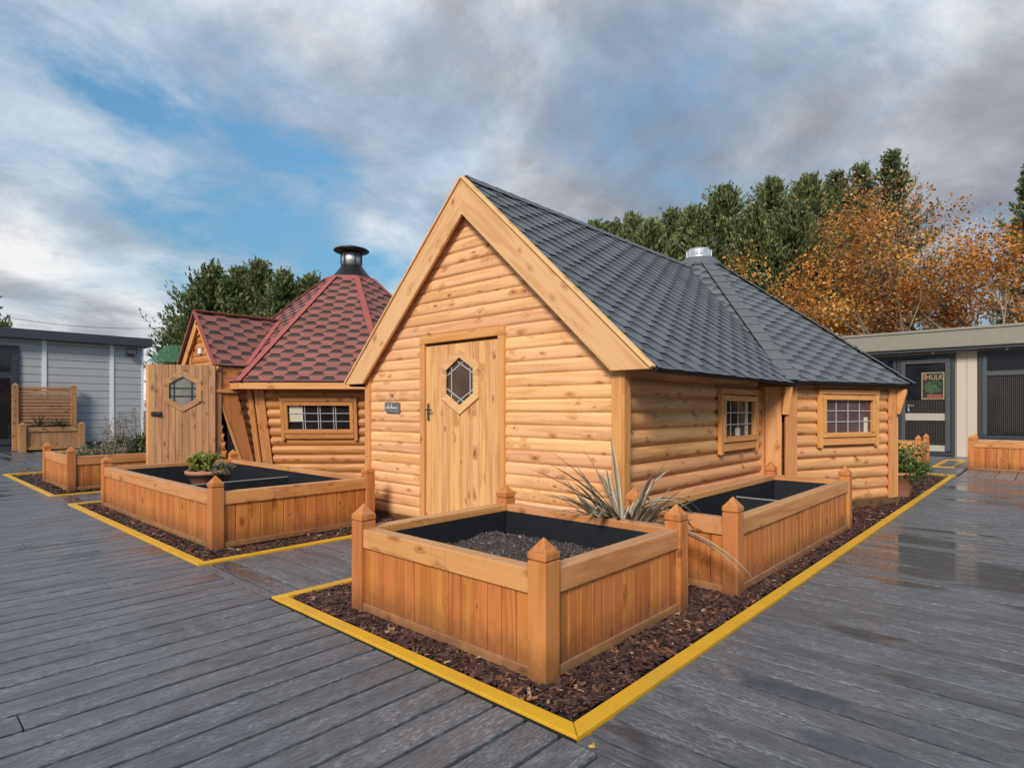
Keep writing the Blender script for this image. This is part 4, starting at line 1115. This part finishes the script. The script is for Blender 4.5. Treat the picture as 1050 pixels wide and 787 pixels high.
# ------------------------------------------------------------------ pots and plants
def pot_mb(c, r, h, rim=.05):
    mb = MB(); lathe(mb, c, [(r * .66, 0), (r * .70, .01), (r * .92, h - rim), (r * 1.02, h - rim), (r * 1.05, h - .01), (r * 1.0, h), (r * .90, h), (r * .88, h - .03)], 32); return mb
def bush(mb, c, r, hh, n, L, wr=.5, clumps=9, flat=.8, lift=0):
    cs = [V(c) + V((random.gauss(0, .45) * r, random.gauss(0, .45) * r, U(.15, 1) * hh)) for _ in range(clumps)]
    for i in range(n):
        q = random.choice(cs); o = rv(); k = r * .5 * (R() ** .4); p = q + V((o.x * k, o.y * k, o.z * k * flat))
        d = (o + Z * .4 + rv() * .5).normalized(); rn = .5 + .3 * o.z + random.gauss(0, .18)
        leafquad(mb, p, d, rv(), L * U(.6, 1.2), L * wr * U(.7, 1.2), min(1, max(0, rn)))
def stems(mb, c, r, hh, n, rad=.004):
    for i in range(n):
        a = U(0, 6.28); b = V((math.cos(a), math.sin(a), 0)) * r * U(.2, .9); tube(mb, [V(c) + b * .2, V(c) + b * .7 + Z * hh * .5, V(c) + b + Z * hh * U(.7, 1)], rad, 5)
# low bowl in the big planter, standing on the divider side
c = V((1.05, 6.55, .335))
pt = T('flower_pot', c, 'low terracotta bowl standing in the large empty planter', 'pot')
pt.part('bowl', pot_mb(c, .255, .20), M['terracotta'])
mb = MB(); lathe(mb, c + Z * .165, [(.21, 0), (0.0, .02)], 24, closed=False); pt.part('soil', mb, M['soil'])
mb = MB(); bx(mb, (.86, 6.36, .16), (1.24, 6.74, .332)); tag(mb.build('support_block', M['liner']), 'dark block under the terracotta bowl in the large planter', 'block')
pl = T('lime_shrub', c + Z * .19, 'bright yellow green leafy plant growing in the terracotta bowl', 'plant')
mb = MB(); stems(mb, c + Z * .17, .10, .28, 12); pl.part('stem', mb, M['twig'])
mb = MB(); bush(mb, c + V((-.06, .06, .19)), .13, .21, 900, .052, .6, 18); pl.part('foliage', mb, M['lime'])
pl = T('sage_plant', c + V((.10, -.12, .19)), 'grey green trailing plant spilling over the right rim of the bowl', 'plant')
mb = MB(); stems(mb, c + V((.08, -.10, .16)), .12, .14, 10, .003); pl.part('stem', mb, M['twig'])
mb = MB(); bush(mb, c + V((.13, -.17, .12)), .14, .14, 600, .035, .6, 10, .7); pl.part('foliage', mb, M['sage'])
# terracotta pot at the cabin's far corner
c = V((8.72, .34, -.02))
pt = T('terracotta_pot', c, 'tall terracotta pot standing on the bark at the far corner of the grey roofed cabin', 'pot')
pt.part('bowl', pot_mb(c, .235, .38), M['terracotta'])
mb = MB(); lathe(mb, c + Z * .345, [(.20, 0), (0.0, .02)], 24, closed=False); pt.part('soil', mb, M['soil'])
pl = T('potted_bush', c + Z * .36, 'leafy green bush growing in the tall terracotta pot', 'plant')
mb = MB(); stems(mb, c + Z * .33, .22, .42, 16, .005); pl.part('stem', mb, M['twig'])
mb = MB(); bush(mb, c + V((0, -.02, .34)), .34, .40, 2200, .065, .5, 20, .9); bush(mb, c + V((.05, -.16, .24)), .24, .26, 700, .06, .5, 8, .9); bush(mb, c + V((.30, .20, .40)), .2, .5, 420, .05, .4, 9); pl.part('foliage', mb, M['potted'])

def strap(mb, base, az, L, w, el, droop, rn0, cols=True, n=9, twist=0):
    """arching strap leaf, keeled, with paler margins"""
    h = V((math.cos(az), math.sin(az), 0)); p = V(base); e = el; pts = []; sd = V((-h.y, h.x, 0))
    for i in range(n + 1):
        f = i / n; ww = w * (.55 + .9 * f) * (1 - max(0, f - .35) / .65) ** .75 if f < 1 else .001
        pts.append((p.copy(), ww, e)); e -= droop / n * (.4 + 1.3 * f); p = p + (h * math.cos(e) + Z * math.sin(e)) * L / n
    for i in range(n):
        (a, wa, ea), (b, wb, eb) = pts[i], pts[i + 1]
        up = V((-h.x * math.sin(ea), -h.y * math.sin(ea), math.cos(ea)))
        for k, (o0, o1, rn) in enumerate(((-1, -.55, .85), (-.55, 0, rn0), (0, .55, rn0 * .8), (.55, 1, .85))):
            lift = lambda o: up * abs(o) * .35
            q = [a + (sd * o0 + lift(o0)) * wa, a + (sd * o1 + lift(o1)) * wa, b + (sd * o1 + lift(o1)) * wb, b + (sd * o0 + lift(o0)) * wb]
            mb.face(q, [(0, 0, 0)] * 4, min(1, max(0, rn + U(-.08, .08))), True)
fx = V((1.97, 1.02, .0))
ph = T('flax_plant', fx, 'variegated spiky flax with long striped leaves behind the nearest planter', 'plant')
mb = MB()
for i in range(78):
    az = U(0, 2 * math.pi); el = U(.55, 1.45)
    if math.cos(az) < -.2: el = max(el, .95)
    strap(mb, fx + V((math.cos(az) * .07, math.sin(az) * U(.02, .18), U(.25, .38))), az, U(.30, .66), U(.022, .036), el, U(.2, 1.2), U(.2, .65))
for az, el, L, dr_ in ((.7, .7, .70, .9), (.4, .6, .75, 1.2), (.9, .9, .75, .8), (.2, .75, .75, 1.3), (1.2, 1.42, .74, .1), (2.0, 1.25, .70, .3)): strap(mb, fx + Z * .38, az, L, .028, el, dr_, .45)
ph.part('leaf_blades', mb, M['flax'])
mb = MB()
for az, el, L, dr_ in ((2.5, .62, .85, .25), (2.75, .75, .80, .3), (2.3, .9, .75, .3), (3.0, .55, .75, .3), (2.6, .42, .7, .2)):
    strap(mb, fx + Z * .46, az, L, .024, el, dr_, U(.2, .4))
ph.part('leaf_blades', mb, M['flaxgreen'])
for az, el, L, dr_, z_, w_, dx in ((-1.50, .0, 1.0, .75, .50, .027, -.02), (-1.58, .1, .92, .85, .44, .024, .03), (-.95, .75, .72, 2.5, .50, .030, 0), (-1.1, .6, .66, 2.3, .48, .028, .02), (-.55, .6, .72, 1.5, .50, .026, 0)):
    mb = MB(); strap(mb, fx + V((dx, -.05, z_)), az, L, w_, el, dr_, U(.3, .6), n=16)
    ph.part('drooping_leaf', mb, M['flax'])

# plants in the far left planter and in the trellis planter
pl = T('purple_herb', (.75, 10.95, .5), 'wispy plant with purple brown flower stems in the far left planter', 'plant')
mb = MB()
fl = MB()
for i in range(46):
    b = V((U(.9, 1.55), U(10.5, 11.4), .48)); tp = b + V((U(-.12, .12), U(-.12, .12), U(.3, .85))); tube(mb, [b, b.lerp(tp, .5) + rv() * .03, tp], .004, 4)
    for k in range(26): leafquad(fl, b.lerp(tp, U(.35, 1.05)) + rv() * .035, rv(), rv(), U(.02, .045), .016, R())
pl.part('stem', mb, M['twig']); pl.part('flower_spike', fl, M['purple'])
for (x, y, r, hh, n, L, mt, nm, lb_) in ((1.45, 10.75, .24, .34, 900, .07, 'shrub', 'green_shrub', 'fresh green shrub next to the open hut door'), (1.0, 11.0, .5, .14, 1500, .05, 'sage', 'low_herb', 'low grey green herbs covering the far left planter')):
    pl = T(nm, (x, y, .46), lb_, 'plant')
    mb = MB(); stems(mb, (x, y, .45), r, hh, 10, .004); pl.part('stem', mb, M['twig'])
    mb = MB(); bush(mb, (x, y, .46), r, hh, n, L, .5, 16); pl.part('foliage', mb, M[mt])

# trellis planter before the grey building
TX0, TX1, TY = 1.36, 2.86, 21.9
tp = T('trellis_planter', ((TX0 + TX1) / 2, TY, 0), 'wooden planter with tall slatted trellis back in front of the grey building', 'planter')
for x in (TX0, TX1):
    tp.part('trellis_post', post_mb(x - .07, TY + .75, .0, 2.15, .075), M['hutdoor'], bevel=.004)
    tp.part('front_post', post_mb(x, TY, .0, .92, .085), M['hutdoor'], bevel=.004)
mb = MB()
for i in range(12): bx(mb, (TX0 + .006, TY + .73, .80 + i * .105), (TX1 - .146, TY + .76, .88 + i * .105), 0)
tp.part('trellis', mb, M['hutdoor'], bevel=.004)
mb = MB(); w_ = TX1 - TX0 - .17; n = 7
for i in range(n): bx(mb, (TX0 + .085 + w_ * i / n + .003, TY - .02, .16), (TX0 + .085 + w_ * (i + 1) / n - .003, TY + .01, .62), 2)
tp.part('side_panel', mb, M['hutdoor'], bevel=.004)
mb = MB(); bx(mb, (TX0 + .086, TY - .05, .62), (TX1 - .086, TY + .03, .76), 0); tp.part('top_rail', mb, M['hutdoor'], bevel=.004)
mb = MB(); bx(mb, (TX0 + .086, TY - .05, .06), (TX1 - .086, TY + .03, .16), 0); tp.part('base_rail', mb, M['hutdoor'], bevel=.004)
mb = MB()
for x in (TX0, TX1): bx(mb, (x - .02, TY + .09, .1), (x + .02, TY + .67, .74), 1)
tp.part('side_board', mb, M['hutdoor'], bevel=.004)
mb = MB(); bx(mb, (TX0 + .03, TY + .04, .5), (TX1 - .03, TY + .7, .66)); tp.part('soil', mb, M['soil'])
for (x, lb_) in ((TX0 + .45, 'spiky dark green flax at the left of the trellis planter'), (TX1 - .5, 'spiky green flax at the right of the trellis planter')):
    pl = T('flax_plant', (x, TY + .35, .66), lb_, 'plant'); mb = MB()
    for i in range(34): az = U(0, 6.28); strap(mb, V((x, TY + .3, .66)), az, U(.4, .85), .02, U(.5, 1.4), U(.4, 1.8), U(.2, .5), n=6)
    pl.part('leaf_blades', mb, M['flaxgreen'] if x < 2.5 else M['shrub'])

# single fallen leaf and a couple of pale stones / bark pieces
lf = MB(); c = V((-.015, -.085, .006)); pts = []
for k in range(11):
    a = 2 * math.pi * k / 11; r = .026 if k % 2 else .012; pts.append(c + V((math.cos(a) * r, math.sin(a) * r * .8, .002 + .005 * math.sin(a * 2))))
for k in range(11): lf.face([c, pts[k], pts[(k + 1) % 11]], [(0, 0, 0)] * 3, R())
tag(lf.build('fallen_leaf', M['leafyellow']), 'small yellow leaf lying on the deck at the front corner of the yellow edging', 'leaf')

# ------------------------------------------------------------------ camera, light, sky
cd = bpy.data.cameras.new('camera'); co = bpy.data.objects.new('camera', cd); COL.objects.link(co)
co.location = CAM; co.rotation_euler = (math.radians(90), 0, TH - math.pi / 2)
cd.sensor_width = 36; cd.lens = 605 / 1050 * 36; cd.shift_y = 26.5 / 1050; cd.clip_end = 3000; cd.clip_start = .05
SC.camera = co
SKYO = (7.75, 1.75, 0.55)
SUN = V((-.74, -.36, .56)).normalized(); elev = math.asin(SUN.z); azim = math.atan2(SUN.x, SUN.y)
sd_ = bpy.data.lights.new('sun', 'SUN'); so = bpy.data.objects.new('sun', sd_); COL.objects.link(so)
sd_.energy = 3.75; sd_.angle = math.radians(16); sd_.color = (1, .95, .90)
so.rotation_euler = SUN.to_track_quat('Z', 'Y').to_euler(); so.location = (-20, 5, 20)

w = bpy.data.worlds.new('World'); SC.world = w; w.use_nodes = True; nt = w.node_tree; N = NT(nt); nt.nodes.clear()
sky = N.n('ShaderNodeTexSky', sky_type='NISHITA'); sky.sun_disc = False; sky.sun_elevation = elev; sky.sun_rotation = azim; sky.altitude = 50; sky.air_density = 1.0; sky.dust_density = .6; sky.ozone_density = 1.6
dirv = N.n('ShaderNodeTexCoord').outputs['Generated']
x, y, z = N.sep(dirv)
zz = N.math('MAXIMUM', z, 0.0); den = N.math('ADD', zz, .27)
pv = N.comb(N.math('DIVIDE', x, den), N.math('DIVIDE', y, den), 0.0)
big = N.noise(N.map(pv, (.62, .62, 1), SKYO), 1.0, 3, .5, .4)
det = N.noise(N.map(pv, (2.1, 2.1, 1), (.4, 7.2, 0)), 1.0, 10, .62, .25)
low = N.ramp(zz, [(.0, .60), (.22, .53), (.45, .5), (1., .5)])
dens = N.math('ADD', N.math('ADD', N.math('MULTIPLY', big, .75), N.math('MULTIPLY', det, .45)), N.math('SUBTRACT', low, .6))
mask = N.ramp(dens, [(.415, 0.), (.495, .5), (.60, 1.)])
shade = N.noise(N.map(pv, (1.7, 1.7, 1), (5.3, 2.2, 2)), 1.0, 9, .60, .3)
vd = N.n('ShaderNodeVectorMath', operation='DOT_PRODUCT'); N.l(dirv, vd.inputs[0]); vd.inputs[1].default_value = (.16, .95, .26)
glow = N.ramp(vd.outputs['Value'], [(.50, 0.), (.78, .10), (1., .17)])
sh2 = N.math('SUBTRACT', N.math('ADD', N.math('MULTIPLY_ADD', shade, 1.15, -.065), N.math('MULTIPLY', dens, .2)), glow)
cloud = N.ramp(sh2, [(.38, (6.0, 6.05, 6.1)), (.47, (4.3, 4.42, 4.65)), (.56, (3.0, 3.14, 3.45)), (.66, (2.25, 2.4, 2.72)), (.80, (1.5, 1.62, 1.9))])
skyc = N.mix(1.0, sky.outputs[0], (.98, 1.42, 1.42), 'MULTIPLY')
skyc = N.mix(1.0, skyc, N.ramp(zz, [(0., (.24, .25, .29)), (.12, (.36, .38, .40)), (.32, (.66, .66, .66)), (.6, (1., 1., 1.))]), 'MULTIPLY')
col = N.mix(mask, skyc, cloud)
bg = N.n('ShaderNodeBackground'); N.l(col, bg.inputs[0]); bg.inputs[1].default_value = .15
out = N.n('ShaderNodeOutputWorld'); N.l(bg.outputs[0], out.inputs[0])

SC.view_settings.view_transform = 'Standard'; SC.view_settings.look = 'None'; SC.view_settings.exposure = 0; SC.view_settings.gamma = 1
